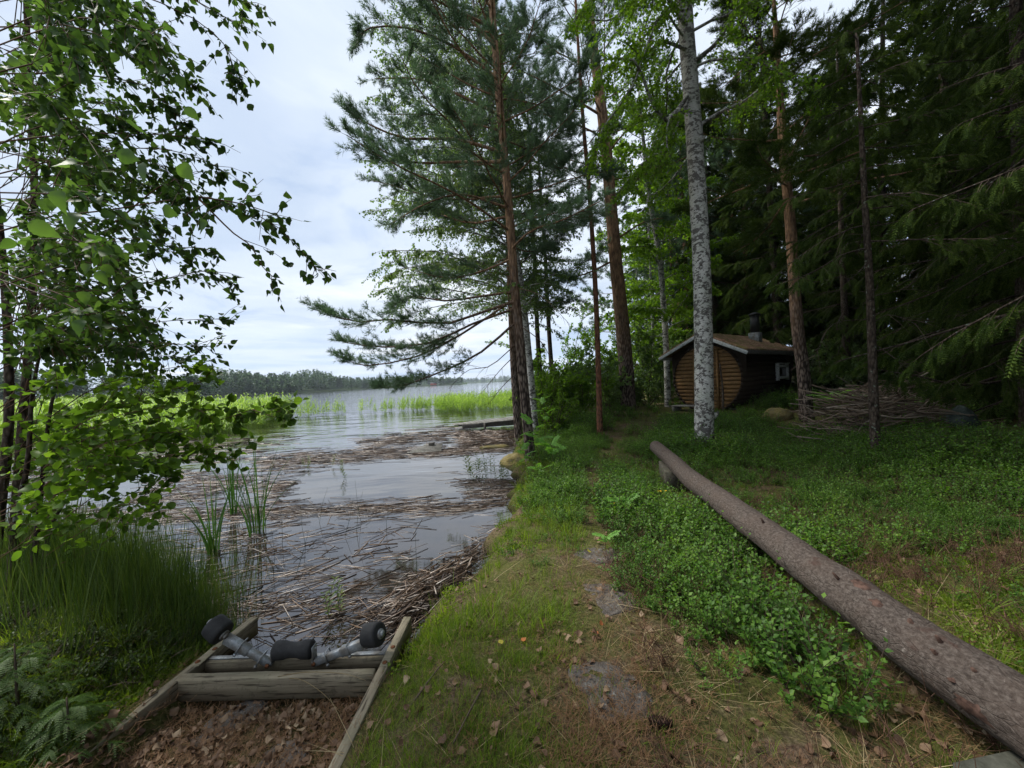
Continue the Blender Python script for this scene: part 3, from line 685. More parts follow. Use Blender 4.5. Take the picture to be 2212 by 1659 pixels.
def birch_knobs(tm):
    for (x, y, dx) in ((1497, 300, 1), (1500, 410, 1), (1490, 240, -1), (1527, 895, 1), (1505, 500, 1)):
        c = np.array(at(x + dx * 20, y, 7.75)); v, f = tube_vf([c - np.array([dx * .08, 0, .05]), c, c + np.array([dx * .05, 0, .05])], [.07, .055, .02], 7, noise_r=.12); tm.add(v, f)
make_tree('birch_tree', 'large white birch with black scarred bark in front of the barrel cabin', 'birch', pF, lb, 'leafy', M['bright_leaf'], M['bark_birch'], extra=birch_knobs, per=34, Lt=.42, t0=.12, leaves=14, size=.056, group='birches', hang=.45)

# --- G, small birches by the cabin and behind the front pines
p = trunk_path(gbase(1443, 15.2), px_path([(1441, 800), (1436, 700), (1425, 560), (1400, 400)], 15.2), .12, .09, 4)
lb = grow_branches(p, dict(n=50, z0=3.0, z1=12, L=lambda t: 2.6 - .9 * t, el=lambda t: 15 + 25 * t, curve=lambda t: -.4))
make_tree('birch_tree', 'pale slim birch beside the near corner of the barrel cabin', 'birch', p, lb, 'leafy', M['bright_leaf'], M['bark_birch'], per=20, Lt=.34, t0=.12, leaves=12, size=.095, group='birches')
for (x, Y, z0, zt, az, lab, n) in ((1010, 11.0, 3.2, 12.0, 2.9, 'grey green birch with hanging twigs behind the leaning bank pine', 95), (1090, 13.4, 3.4, 14, 2.5, 'tall birch half hidden behind the twin slim trunks', 75)):
    b0 = onz(x, 900, 0); xx = (x * 1024 / 2212 - 512) / FPX * Y
    base = Vector((max(xx, .6), Y, 0)); base.z = Hf(base.x, base.y)
    p = trunk_path(base, [base + Vector((-.2, 0, 4)), base + Vector((-.7, 0, 8)), base + Vector((-1.2, 0, zt))], .10, .04, 1)
    lb = grow_branches(p, dict(n=n, z0=z0, z1=zt, L=lambda t: 3.1 - 1.2 * t, el=lambda t: 30, curve=lambda t: -.8, bias=(math.pi, .5)))
    make_tree('birch_tree', lab, 'birch', p, lb, 'birch', M['birch_leaf'], M['bark_birch'], per=17, Lt=.42, t0=.1, leaves=13, size=.058, group='birches')

# --- I, J right hand trunks
p = trunk_path(gbase(1743, 9.9), px_path([(1735, 800), (1722, 700), (1707, 480), (1690, 290)], 9.9), .15, .10, 4)
lb = grow_branches(p, dict(n=34, z0=5.5, z1=13.5, L=lambda t: 2.9 - 1.6 * t, el=lambda t: -5 + 30 * t, curve=lambda t: .05))
make_tree('pine_tree', 'brown pine trunk crossing the far end of the barrel cabin', 'pine', p, lb, 'pine', M['spruce_needle'], M['bark_pine'], per=13, Lt=.36, t0=.15, leaves=10, size=1.8, group='pines')
p = trunk_path(gbase(1892, 6.2), px_path([(1887, 850), (1882, 700), (1876, 560), (1868, 430)], 6.2), .07, .04, 2.6)
lb = grow_branches(p, dict(n=26, z0=3.4, z1=6.8, L=lambda t: 1.7 - 1.0 * t, el=lambda t: -10 + 15 * t, curve=lambda t: -.35))
dl = [guided(pp, (6.2, 5.7), .008) for pp in ([(1884, 690), (1800, 700), (1760, 770)], [(1884, 640), (1960, 620), (2020, 560)], [(1880, 560), (1840, 600), (1810, 590)], [(1886, 740), (1940, 780), (1965, 800)], [(1882, 700), (1920, 680), (1980, 700)])]
make_tree('spruce_tree', 'thin lichen flecked trunk standing in front of the brushwood pile', 'spruce', p, lb, 'spruce', M['spruce_needle'], M['bark_dark'], dead=dl, per=12, Lt=.3, t0=.15, leaves=7, size=1.0, group='spruces')

# --- large spruces at the right edge
def spruce(x, y, h, r, z0, label=None, per=8, leaves=7, n=70, root=True, L0=2.6, size=1.3, base=None, group='spruces', far=False, cat='spruce'):
    z = Hf(x, y) if base is None else base
    b0 = Vector((x, y, z)); p = trunk_path(b0, [b0 + Vector((.0, .05, h * .5)), b0 + Vector((.05, 0, h))], r, .03, 0, n=24)
    lb = grow_branches(p, dict(n=n, z0=z + z0, z1=z + h * .97, L=lambda t: L0 * (1 - t * .82), el=lambda t: -12 + 30 * t, curve=lambda t: -.35 + .3 * t))
    return make_tree('spruce_tree', label, cat, p, lb, 'spruce', M['spruce_needle'], M['bark_dark'], per=per, Lt=.30, t0=.08, leaves=leaves, size=size, group=group, far=far, hang=.35)
spruce(9.6, 7.3, 13, .17, .5, 'dense dark spruce with low drooping boughs behind the brushwood pile', n=120, L0=3.1, leaves=9)
spruce(7.6, 3.9, 12, .15, 1.9, 'nearest spruce, its boughs hanging into the upper corner above the log', n=110, L0=3.3, leaves=9, size=1.2)
spruce(12.6, 9.6, 15, .2, .6, 'broad spruce deep in the shade beyond the drooping boughs', n=110, L0=3.4, size=1.7)
spruce(11.4, 13.4, 12, .12, 1.2, 'slender spruce just beyond the far end of the cabin', n=60, L0=1.9, size=1.4)
# ------------------------------------------------------------------ background trees: prototypes with shared meshes, then copies
def proto(kind, h, r, z0, n, L0, leaf, bark, **cl):
    k = cl.pop('k')
    b0 = Vector((0, 0, 0)); lean = rng.uniform(-.4, .1)
    p = trunk_path(b0, [b0 + Vector((lean * .3, 0, h * .4)), b0 + Vector((lean, 0, h))], r, r * .3, 0, n=16)
    lb = grow_branches(p, dict(n=n, z0=z0, z1=h * .98, L=lambda t: L0 * (1 - t * .7), el=lambda t: (-10 if kind == 'spruce' else 10) + 30 * t, curve=lambda t: -.3 if kind != 'pine' else .1))
    root = bpy.data.objects.new(k, None); COL.objects.link(root)
    tm = trunk_mesh(p, lb, sides=8); o = tm.build('trunk', bark, None, True); o.parent = root
    cm = MB(); clothe(cm, lb, kind, far=True, **cl); o = cm.build('crown', [M['twig'], leaf], None); o.parent = root
    return root
protos = {
 'pine': [proto('pine', 15, .17, 5.0, 48, 2.8, M['pine_needle'], M['bark_pine'], k='pine_tree', per=6, Lt=.36, t0=.22, leaves=9, size=1.8),
          proto('pine', 17, .2, 4.5, 52, 3.0, M['pine_needle'], M['bark_pine'], k='pine_tree', per=6, Lt=.36, t0=.22, leaves=9, size=1.8)],
 'spruce': [proto('spruce', 14, .16, .6, 90, 2.3, M['spruce_needle'], M['bark_dark'], k='spruce_tree', per=9, Lt=.32, t0=.05, leaves=7, size=1.7),
            proto('spruce', 17, .2, 1.2, 100, 2.8, M['spruce_needle'], M['bark_dark'], k='spruce_tree', per=9, Lt=.32, t0=.05, leaves=7, size=1.8)],
 'birch': [proto('leafy', 12, .10, 2.4, 60, 2.3, M['bright_leaf'], M['bark_birch'], k='birch_tree', per=13, Lt=.36, t0=.08, leaves=9, size=.105),
           proto('leafy', 10, .08, 1.6, 54, 2.0, M['shrub_leaf'], M['bark_dark'], k='birch_tree', per=13, Lt=.36, t0=.08, leaves=9, size=.105)],
}
first = {id(p): True for v in protos.values() for p in v}
def put(kind, i, x, y, s, label, group, rz=None):
    pr = protos[kind][i]; loc = (x, y, Hf(x, y) - .05)
    if first[id(pr)]:
        first[id(pr)] = False; c = pr; c.location = loc; c.rotation_euler = (0, 0, rz or 0); c.scale = (s,) * 3
    else: c = copy_tree(pr, loc, rng.uniform(0, 6.28) if rz is None else rz, s)
    tag(c, label, {'pine': 'pine', 'spruce': 'spruce', 'birch': 'birch'}[kind], group)
    return c
def X_at(x2212, Y): return at(x2212, 830, Y).x
BG = [ # kind, variant, image column, depth, scale, label
 ('pine', 0, 1618, 18.5, 1.0, 'tall pine trunk straight behind the ridge of the barrel cabin'),
 ('pine', 1, 1596, 21.5, .9, 'dark trunk half hidden by the pine behind the cabin ridge'),
 ('pine', 0, 1462, 21, .95, 'first of three close trunks behind the cabin roof corner'),
 ('pine', 1, 1476, 22, .9, 'middle one of three close trunks behind the cabin roof corner'),
 ('pine', 0, 1492, 20, .85, 'last of three close trunks behind the cabin roof, next to the white birch'),
 ('birch', 0, 1415, 19, .95, 'leafy young birch between the thickest pine and the cabin'),
 ('birch', 0, 1385, 24, .9, 'light green birch right behind the thickest pine'),
 ('birch', 1, 1550, 24, 1.0, 'light green tree showing between cabin roof and pale birch trunk'),
 ('birch', 0, 1840, 17, .9, 'grey birch trunk showing faintly in the dark spruce wood'),
 ('spruce', 0, 1662, 21, .8, 'dark young spruce behind the cabin chimney'),
 ('birch', 0, 1690, 21, .95, 'light birch behind the far gable of the cabin'),
 ('birch', 1, 1590, 25, 1.0, 'pale leafy tree showing low over the cabin roof'),
 ('pine', 1, 1340, 26, 1.0, 'far pine on the point behind the thickest pine'),
]
for k, i, x, Y, s, lab in BG: put(k, i, X_at(x, Y), Y, s, lab, {'pine': 'pines', 'spruce': 'spruces', 'birch': 'birches'}[k])
for k, (x, y, i, s) in enumerate([(11.2, 16.5, 1, .9), (13.6, 14.5, 0, 1.05), (15.5, 19, 1, 1), (12.5, 21, 0, 1.1), (17.8, 13.2, 1, .95), (16.4, 10.4, 0, 1), (18.5, 22, 0, 1.1), (21.5, 16.5, 1, 1), (14.6, 6.2, 1, .95), (18.5, 7.2, 0, 1.05), (11.8, 4.2, 0, 1), (15.5, 2.6, 1, 1), (10.2, 26, 1, .95), (15.2, 27, 0, 1.1), (21, 27, 1, 1), (23, 10, 0, 1), (25, 21, 1, 1.1), (20.6, 3.2, 1, 1), (11.5, .4, 1, 1), (13.2, 11.5, 0, 1.05), (10.2, 19.5, 1, .9), (12.0, 7.6, 0, .95), (15.3, 8.4, 1, 1), (18, 16.5, 0, 1), (10.6, 5.6, 1, .9), (17, 5, 0, 1.1), (22, 13, 1, 1)]):
    c = put('spruce', i, x, y, s, 'unseen spruce added behind the camera to shade the right side', 'dark spruces of the wood')
# unseen spruces behind the camera, added to darken the right side
for k, (x, y, i, s) in enumerate([(6.2, -1.6, 1, 1.0), (3.0, -4.2, 0, 1.0), (9.5, -4.5, 1, 1.0)]):
    c = put('spruce', i, x, y, s, 'unseen spruce added behind the camera to shade the right side', 'dark spruces of the wood')

# ------------------------------------------------------------------ shore thicket: small leafy shrubs
def shrub(name, x, y, h, w, label, leaf, n=9, size=.07, leaves=8, per=16, tpl='leafy', group='shoreline shrubs', lean=0, cat='shrub'):
    z = Hf(x, y); root = empty(name, (x, y, z), label, cat, group); sm = MB(); limbs = []
    for i in range(n):
        a = rng.uniform(0, 6.28); e = R(rng.uniform(50, 88)); L = h * rng.uniform(.65, 1.1); d = np.array([math.cos(a) * math.cos(e) * w + lean, math.sin(a) * math.cos(e) * w, math.sin(e)]); pts = [np.array([x + rng.normal(0, .08), y + rng.normal(0, .08), z - .1])]
        for k in range(6): d = unit(d + rng.standard_normal(3) * .13); pts.append(pts[-1] + d * L / 6)
        pts = np.array(pts); v, f = tube_vf(pts, np.linspace(.018, .006, 7), 5, cap=False); sm.add(v, f); limbs.append((pts, .012))
        for k in range(5):
            j = rng.integers(1, 6); o = pts[j]; dd = unit(d + sph(1)[0] * .9 + np.array([0, 0, .1])); Ls = L * rng.uniform(.2, .42); bp = np.array([o + dd * Ls * q_ + np.array([0, 0, -.15]) * (Ls * q_) ** 2 for q_ in np.linspace(0, 1, 5)])
            limbs.append((bp, .008))
            v, f = tube_vf(bp, np.linspace(.007, .003, 5), 4, cap=False); sm.add(v, f)
    sm.build('stem', M['twig'], root, True)
    cm = MB(); clothe(cm, limbs, tpl, per=per, Lt=.25, t0=.12, leaves=leaves, size=size, far=True); cm.build('foliage', [M['twig'], leaf], root)
    return root
SH = [(1180, 12.3, 2.3, 'shrub_leaf', 'leafy alder shrub right behind the leaning bank pine'), (1215, 13.2, 2.8, 'birch_leaf', 'darker shrub beside the slim dark trunks'), (1250, 12.6, 2.0, 'shrub_leaf', 'low bright shrub left of the thin reddish trunk foot'),
      (1275, 15.5, 2.6, 'shrub_leaf', 'shrub behind the thin reddish trunk'), (1310, 14.2, 2.2, 'birch_leaf', 'shrub between the reddish trunk and the thickest pine'), (1395, 16.5, 3.4, 'birch_leaf', 'tall dark shrub between thickest pine and cabin'),
      (1425, 17.5, 3.6, 'birch_leaf', 'deep green shrub filling the gap beside the cabin wall'), (1400, 18.5, 4.5, 'bright_leaf', 'bright tall hazel behind the dark shrubs by the cabin'), (1160, 15.8, 2.6, 'birch_leaf', 'shrub at the root of the small dock'),
      (1230, 17.5, 4.4, 'shrub_leaf', 'tall thin alder rising from the back of the thicket'), (1330, 18.5, 3.6, 'shrub_leaf', 'alder shrub seen past the foot of the thickest pine'), (1370, 15.2, 1.5, 'birch_leaf', 'low shrub against the foot of the thickest pine'),
      (1475, 20, 4.6, 'bright_leaf', 'yellow green shrub right behind the cabin corner'), (1190, 10.6, 1.2, 'shrub_leaf', 'knee high shrub on the bank behind the rowan seedlings')]
for x, Y, h, lm, lab in SH:
    shrub('shore_shrub', X_at(x, Y), Y, h, 1.1, lab, M[lm], n=9, size=.085 if Y > 12 else .055, leaves=8, per=13)
for k, (x, Y, h) in enumerate([(1560, 20, 3.4), (1640, 18.5, 2.6), (1760, 14, 2.2), (1830, 13, 1.8), (1900, 15, 2.6), (1990, 12, 1.9)]):
    shrub('wood_shrub', X_at(x, Y), Y, h, 1.1, 'dim leafy undergrowth shrub in the shade behind the brushwood', M['birch_leaf'], n=7, size=.08, group='undergrowth shrubs in the shade')

# ------------------------------------------------------------------ near left: birch boughs and alder shrub, leaf by leaf
def leafy_near(name, label, cat, stems, boughs, leaf_m, tmpl, size, leafgap, group, twig_n=(5, 9), twig_L=.30, big=(), droop=.5, nmax=290):
    o0 = stems[0][0][0]; root = empty(name, tuple(map(float, o0)), label, cat, group)
    sm = MB()
    for pts, r0, r1 in stems:
        v, f = tube_vf(pts, np.linspace(r0, r1, len(pts)), 9, noise_r=.02); sm.add(v, f)
    sm.build('stem', M['bark_dark'], root, True)
    bm_ = MB(); Ppos = []; Pdir = []
    A0, A1, A2 = [], [], []
    for pts, r0 in boughs:
        v, f = tube_vf(pts, np.linspace(r0 * .6, .0012, len(pts)), 5, cap=False); bm_.add(v, f)
        L = np.sum(np.linalg.norm(np.diff(pts, axis=0), axis=1)); n = int(rng.integers(*twig_n) * max(.5, L)); t = rng.uniform(.15, 1, n)
        if n: 
            p, d = sample_poly(pts, t); s = unit(d * .6 + sph(n) * .75 + np.array([0, 0, -.25 * droop])); LL = (twig_L * rng.uniform(.5, 1.25, n) * (1.1 - .6 * t))[:, None]
            A0.append(p); A1.append(p + s * LL * .5); A2.append(p + s * LL + np.array([0, 0, -droop * .35]) * LL)
        # leaves on the bough's own outer part
        nb = int(L * .75 / leafgap); tt = rng.uniform(.35, 1, nb); p, d = sample_poly(pts, tt); Ppos.append(p); Pdir.append(d)
    A0, A1, A2 = map(np.concatenate, (A0, A1, A2)); twigs(bm_, A0, A1, A2, .0022, .0010)
    bm_.build('branches', M['red_twig'], root)
    LN = np.linalg.norm(A2 - A0, axis=1); cnt = np.maximum(3, (LN / leafgap).astype(int)); ii = np.repeat(np.arange(len(A0)), cnt)
    s = rng.uniform(.12, 1.0, len(ii))[:, None]; Ppos.append((1 - s) ** 2 * A0[ii] + 2 * s * (1 - s) * A1[ii] + s * s * A2[ii]); Pdir.append(unit(A2[ii] - A0[ii]))
    P = np.concatenate(Ppos); D = np.concatenate(Pdir); n = len(P)
    fd = unit(D * .55 + sph(n) * .75 + np.array([0, 0, -droop])); up = unit(sph(n) * .55 + np.array([0, 0, 1.0]))
    Mx = frames(fd, rng.normal(0, .5, n), up); sc = size * rng.uniform(.65, 1.2, n)
    P = P + fd * (.3 * sc[:, None])
    if len(big):
        bp, bs = np.array([b_[0] for b_ in big]), np.array([b_[1] for b_ in big]); k = len(bp); P = np.concatenate([P, bp]); fd2 = unit(sph(k) * .6 + np.array([.3, 0, -.7])); Mx = np.concatenate([Mx, frames(fd2, rng.normal(0, .5, k), unit(sph(k) * .4 + np.array([0, .9, .4])))]); sc = np.concatenate([sc, bs]); n += k
    # the leaves that show largest are objects, the rest one mass
    rel = P - np.array([0, 0, CZ]); dep = rel @ np.array(F); u_ = 512 + FPX * (rel @ np.array(RX)) / dep; v_ = 384 - FPX * (rel @ np.array(UPV)) / dep
    vis = (u_ > 0) & (u_ < 1024) & (v_ > 0) & (v_ < 768) & (dep > .2); sz = np.where(vis, sc / np.maximum(dep, .2), 0)
    far_ok = dep > .35; P, Mx, sc, sz = P[far_ok], Mx[far_ok], sc[far_ok], sz[far_ok]
    order = np.argsort(-sz); ind = order[:nmax]; rest = order[nmax:]
    tmpls = [curled(tmpl, kk, 3 + i_) for i_, kk in enumerate((.1, .5, -.3, .9, -.7))]; lmes = []
    for tv, tf in tmpls: lm = MB(); place(lm, tv, tf, np.zeros((1, 3)), np.eye(3)[None], 1.0); lmes.append(lm.mesh('leaf', leaf_m))
    inv = Matrix.Translation(root.location).inverted()
    for k in ind:
        o = bpy.data.objects.new('leaf', lmes[int(k) % 5]); COL.objects.link(o); o.parent = root; o.matrix_parent_inverse = inv
        m4 = Matrix(Mx[k].tolist()).to_4x4(); m4 = m4 @ Matrix.Scale(float(sc[k]), 4); m4.translation = Vector(P[k].tolist()); o.matrix_basis = m4
    rm = MB()
    for i_ in range(5): r_ = rest[rest % 5 == i_]; place(rm, tmpls[i_][0], tmpls[i_][1], P[r_], Mx[r_], sc[r_]); tag(rm.build('foliage', leaf_m, root), kind='stuff')
    print(name, 'leaves', n); return root
def PXL(pts, Y0, Y1, n=9):
    m_ = len(pts); return smooth_path([at(x, y, Y0 + (Y1 - Y0) * i / (m_ - 1)) for i, (x, y) in enumerate(pts)], n)
def stem_px(pts, Y, r0, r1):
    P = [np.array(at(x, y, Y)) for x, y in pts]; P[0][2] = Hf(P[0][0], P[0][1]) - .1; return (smooth_path(P, 14), r0, r1)
# the upright birch: two stems, drooping boughs with toothed leaves
stems = [stem_px([(25, 1300), (35, 1100), (50, 900), (70, 650), (75, 400), (60, 100), (50, -200)], 3.5, .04, .015), stem_px([(-20, 1350), (0, 1100), (20, 900), (10, 600), (-30, 200), (-60, -300)], 3.3, .04, .015)]
G = [([(-150, 560), (60, 478), (250, 452), (430, 425), (520, 450), (600, 490), (660, 555), (700, 598)], 2.1, 2.0), ([(430, 430), (500, 500), (540, 530), (570, 580), (600, 605)], 2.0, 2.05), ([(430, 425), (520, 440), (600, 465)], 2.0, 1.95),
     ([(-150, -120), (150, -60), (380, 20), (480, 90), (505, 150), (528, 195)], 2.6, 2.3), ([(300, -60), (420, 0), (500, 45), (530, 60)], 2.4, 2.3), ([(350, -80), (450, -40), (500, -10), (555, 15)], 2.4, 2.4),
     ([(-100, 60), (150, 60), (330, 100), (400, 170), (425, 185)], 2.6, 2.5), ([(-100, 160), (150, 160), (300, 180), (350, 215), (378, 245)], 2.4, 2.4), ([(-100, 320), (150, 290), (330, 290), (430, 300), (460, 305)], 2.3, 2.3),
     ([(-100, 400), (150, 340), (330, 320), (450, 350), (485, 390)], 2.5, 2.5), ([(-60, 640), (150, 570), (330, 540), (430, 535), (470, 550)], 2.4, 2.4), ([(-60, 740), (150, 650), (350, 605), (450, 585), (510, 615)], 2.6, 2.6),
     ([(-60, 830), (120, 740), (300, 700), (430, 690), (500, 690)], 2.8, 2.8), ([(-60, 800), (120, 760), (280, 740), (400, 745), (470, 750)], 3.0, 3.0), ([(0, 880), (150, 800), (320, 770), (400, 775), (470, 800)], 3.2, 3.2), ([(250, 480), (350, 400), (440, 370)], 2.2, 2.2)]
boughs = [(PXL(p, a, b_, 12), .008) for p, a, b_ in G]
for i in range(84):   # the crowded inner crown
    y0 = rng.uniform(-180, 800); xe = rng.uniform(60, 430 - .05 * max(0, y0 - 300)) if y0 < 650 else rng.uniform(60, 380); Y = rng.uniform(1.5, 3.8)
    st_ = rng.uniform(0, 1) < .6; boughs.append((PXL([((rng.uniform(15, 80), y0 + rng.uniform(60, 200)) if st_ else (-320, y0 + rng.uniform(-200, 220))), (xe * (.5 if st_ else .4), y0 - 20), (xe * .8, y0 + rng.uniform(-50, 30)), (xe, y0 + rng.uniform(-30, 90))], 3.3 if st_ else Y, Y + rng.uniform(-.4, .4), 9), .006))
big = []
for (x, y, s, Y) in [(150, 340, .045, .95), (130, 410, .05, .85), (270, 260, .045, .9), (215, 400, .05, .9), (310, 350, .045, .85), (380, 360, .045, .95), (170, 460, .05, .9), (60, 480, .05, .8), (250, 330, .045, .8), (350, 450, .045, 1.1), (430, 470, .05, 1.3), (180, 690, .05, 1.1), (400, 230, .05, 1.3)]:
    big.append((np.array(at(x, y, Y)), s))
leafy_near('birch_sapling', 'young birch close to the camera, its toothed leaves filling the upper corner', 'birch', stems, boughs, M['near_leaf'], BIRCH_D, .046, .032, 'birches', (7, 12), .28, big, .45)
# the lower alder shrub with round leaves reaching over the water
stems = [stem_px([(60, 1330), (80, 1150), (95, 1000), (110, 880), (140, 760)], 3.2, .022, .008), stem_px([(20, 1340), (30, 1150), (60, 1000), (70, 850), (100, 700)], 3.1, .025, .008), stem_px([(90, 1330), (100, 1180), (130, 1100), (210, 1010)], 3.3, .018, .006)]
G = [([(85, 1105), (200, 1000), (330, 945), (450, 915), (545, 885), (600, 872), (632, 900)], 3.1, 2.7), ([(545, 885), (590, 900), (630, 905)], 2.75, 2.7), ([(90, 1160), (220, 1060), (340, 1000), (450, 970), (540, 950)], 3.1, 2.8), ([(95, 1010), (200, 940), (330, 905), (460, 880), (520, 890)], 3.1, 2.9),
     ([(105, 960), (220, 890), (330, 850), (420, 830), (450, 810)], 3.1, 2.9), ([(110, 900), (200, 840), (300, 810), (400, 790), (440, 800)], 3.1, 3.0), ([(100, 1200), (220, 1120), (330, 1060), (380, 1010)], 3.2, 3.0), ([(90, 1230), (200, 1190), (300, 1110), (330, 1090)], 3.2, 3.1),
     ([(95, 1050), (220, 960), (350, 955), (480, 985), (500, 990)], 3.1, 2.9), ([(100, 990), (250, 900), (400, 880), (455, 900)], 3.1, 2.8)]
boughs = [(PXL(p, a, b_, 12), .007) for p, a, b_ in G]
for i in range(24):
    y0 = rng.uniform(790, 1120); xe = rng.uniform(120, 430 - max(0, y0 - 1000) * .5); Y = rng.uniform(2.5, 3.7)
    boughs.append((PXL([(-80, y0 + 140), (xe * .4, y0 + 50), (xe * .75, y0), (xe, y0 - rng.uniform(-10, 40))], Y, Y - .2, 9), .005))
leafy_near('alder_shrub', 'low alder shrub with round light green leaves reaching out over the floating reeds', 'shrub', stems, boughs, M['alder_leaf'], ROUND_D, .055, .046, 'shoreline shrubs', (7, 11), .28, (), .15)
# ------------------------------------------------------------------ barrel cabin
PH = R(52); aX = np.array([math.cos(PH), -math.sin(PH), 0]); bY = np.array([math.sin(PH), math.cos(PH), 0]); zU = np.array([0, 0, 1.])
DC = 11.6; C0 = np.array([at(2913 * .553, 1373 * .553, DC).x, DC, 0]); EW = 2.75; ez = float(at(2913 * .553, 1373 * .553, DC).z) + .03
LEN = 4.95; OV = .35
FC = C0 - aX * EW / 2 + bY * OV                  # front disc centre (ground plan)
RB = 1.13; zc = ez + .28 - RB + .06; 
cab_z = zc - RB; rzC = math.atan2(aX[1], aX[0])
cabin = empty('barrel_cabin', tuple(FC + zU * cab_z), 'dark brown barrel cabin with round light wood front and mossy roof, at the forest edge', 'cabin')
def L2W(x, y, z): return FC + aX * x + bY * y + zU * z   # local: x right along face, y to the rear, z abs
Mloc = Matrix((aX, bY, zU)).transposed()
def lbox(mb, c, s, mi=0, bev=0, rot=None):
    v, f = box_vf((0, 0, 0), s, rot, bev); v = v + np.array(c); W = FC + v[:, :1] * aX + v[:, 1:2] * bY + v[:, 2:3] * zU; mb.add(W, f, mi)
pitch = .128; nrow = int(2 * RB / pitch)
for i in range(nrow):
    z = -RB + pitch * (i + .5); hw = math.sqrt(max(0, (RB - .03) ** 2 - z * z)); hw = max(hw, .12)
    segs = [(-hw, hw)] if hw < .4 else [(-hw, -.36), (-.34, .34), (.36, hw)]
    for (x0, x1) in segs:
        mb = MB(); n = 6; prof = [(-.035 * math.sin(math.pi * k / n) ** .6, -pitch / 2 + .004 + (pitch - .008) * k / n) for k in range(n + 1)] + [(.03, pitch / 2 - .004), (.03, -pitch / 2 + .004)]
        def hwz(zz): return math.sqrt(max(.002, (RB - .03) ** 2 - zz * zz))
        V = []; 
        for side in (0, 1):
            for (dy, dz) in prof:
                zz = z + dz; x = (x0 if side == 0 else x1)
                if side == 0 and x0 == -hw or (side == 0 and len(segs) == 1): x = -hwz(zz)
                if side == 1 and (x1 == hw): x = hwz(zz)
                V.append(L2W(x, dy + .06 + rng.uniform(-.002, .002), zc + zz))
        k = len(prof); f = [(j, (j + 1) % k, k + (j + 1) % k, k + j) for j in range(k)] + [tuple(range(k))[::-1], tuple(range(k, 2 * k))]
        mb.add(V, f); 
        mb.build('door_board' if len(segs) == 3 and x0 == -.34 else 'front_board', M['board_brown'], cabin)
mb = MB()
for x in (-.38, .38): lbox(mb, (x, .005, zc - .02), (.06, .05, 1.86))
lbox(mb, (0, .005, zc + .93), (.82, .05, .06)); mb.build('door_frame', M['board_brown'], cabin)
mb = MB(); v, f = tube_vf([L2W(.24, -.02, zc - .2), L2W(.24, -.06, zc - .15), L2W(.24, -.06, zc + .1), L2W(.24, -.02, zc + .15)], .012, 6); mb.add(v, f); mb.build('handle', M['black_metal'], cabin)
ns = 44
for i in range(ns):  # staves
    a0 = 2 * math.pi * i / ns + .004; a1 = 2 * math.pi * (i + 1) / ns - .004; mb = MB(); V = []
    bulge = rng.uniform(.0, .006)
    for y in (0.0, LEN - OV * 2):
        for (a, r_) in ((a0, RB), ((a0 + a1) / 2, RB + .012 + bulge), (a1, RB), (a1, RB - .05), (a0, RB - .05)): V.append(L2W(math.cos(a) * r_, y, zc + math.sin(a) * r_))
    f = [(j, (j + 1) % 5, 5 + (j + 1) % 5, 5 + j) for j in range(5)] + [(4, 3, 2, 1, 0), (5, 6, 7, 8, 9)]; mb.add(V, f); mb.build('stave', M['barrel_dark'], cabin)
mb = MB(); n = 40; V = []; 
for r_, y in ((RB - .05, LEN - OV * 2 - .05), (0.01, LEN - OV * 2 - .05)):
    for k in range(n): a = 2 * math.pi * k / n; V.append(L2W(math.cos(a) * r_, y, zc + math.sin(a) * r_))
mb.add(V, [(k, (k + 1) % n, n + (k + 1) % n, n + k) for k in range(n)]); mb.build('rear_wall', M['barrel_dark'], cabin)
# gables above the barrel, cladding under the roof
rzp = ez + .66
mb = MB()
for y in (.1, LEN - OV * 2 - .1):
    V = []
    n = 22
    for yy in (y, y + .03):
        top = []; bot = []
        for k in range(n + 1):
            x = -1.2 + 2.4 * k / n; zt = rzp - .05 - abs(x) * (rzp - ez) / (EW / 2) ; zb = zc + math.sqrt(max(0, (RB - .04) ** 2 - x * x)) if abs(x) < RB - .04 else zc + .15
            top.append(L2W(x, yy, zt)); bot.append(L2W(x, yy, min(zt - .01, zb)))
        V += top + bot
    k = n + 1; f = []
    for j in range(n): f += [(j, j + 1, k + j + 1, k + j), (2 * k + j + 1, 2 * k + j, 3 * k + j, 3 * k + j + 1)]
    mb.add(V, f)
mb.build('gable_panel', M['barrel_dark'], cabin)
slope = math.atan2(rzp - ez, EW / 2); Ls = (EW / 2 + .02) / math.cos(slope)
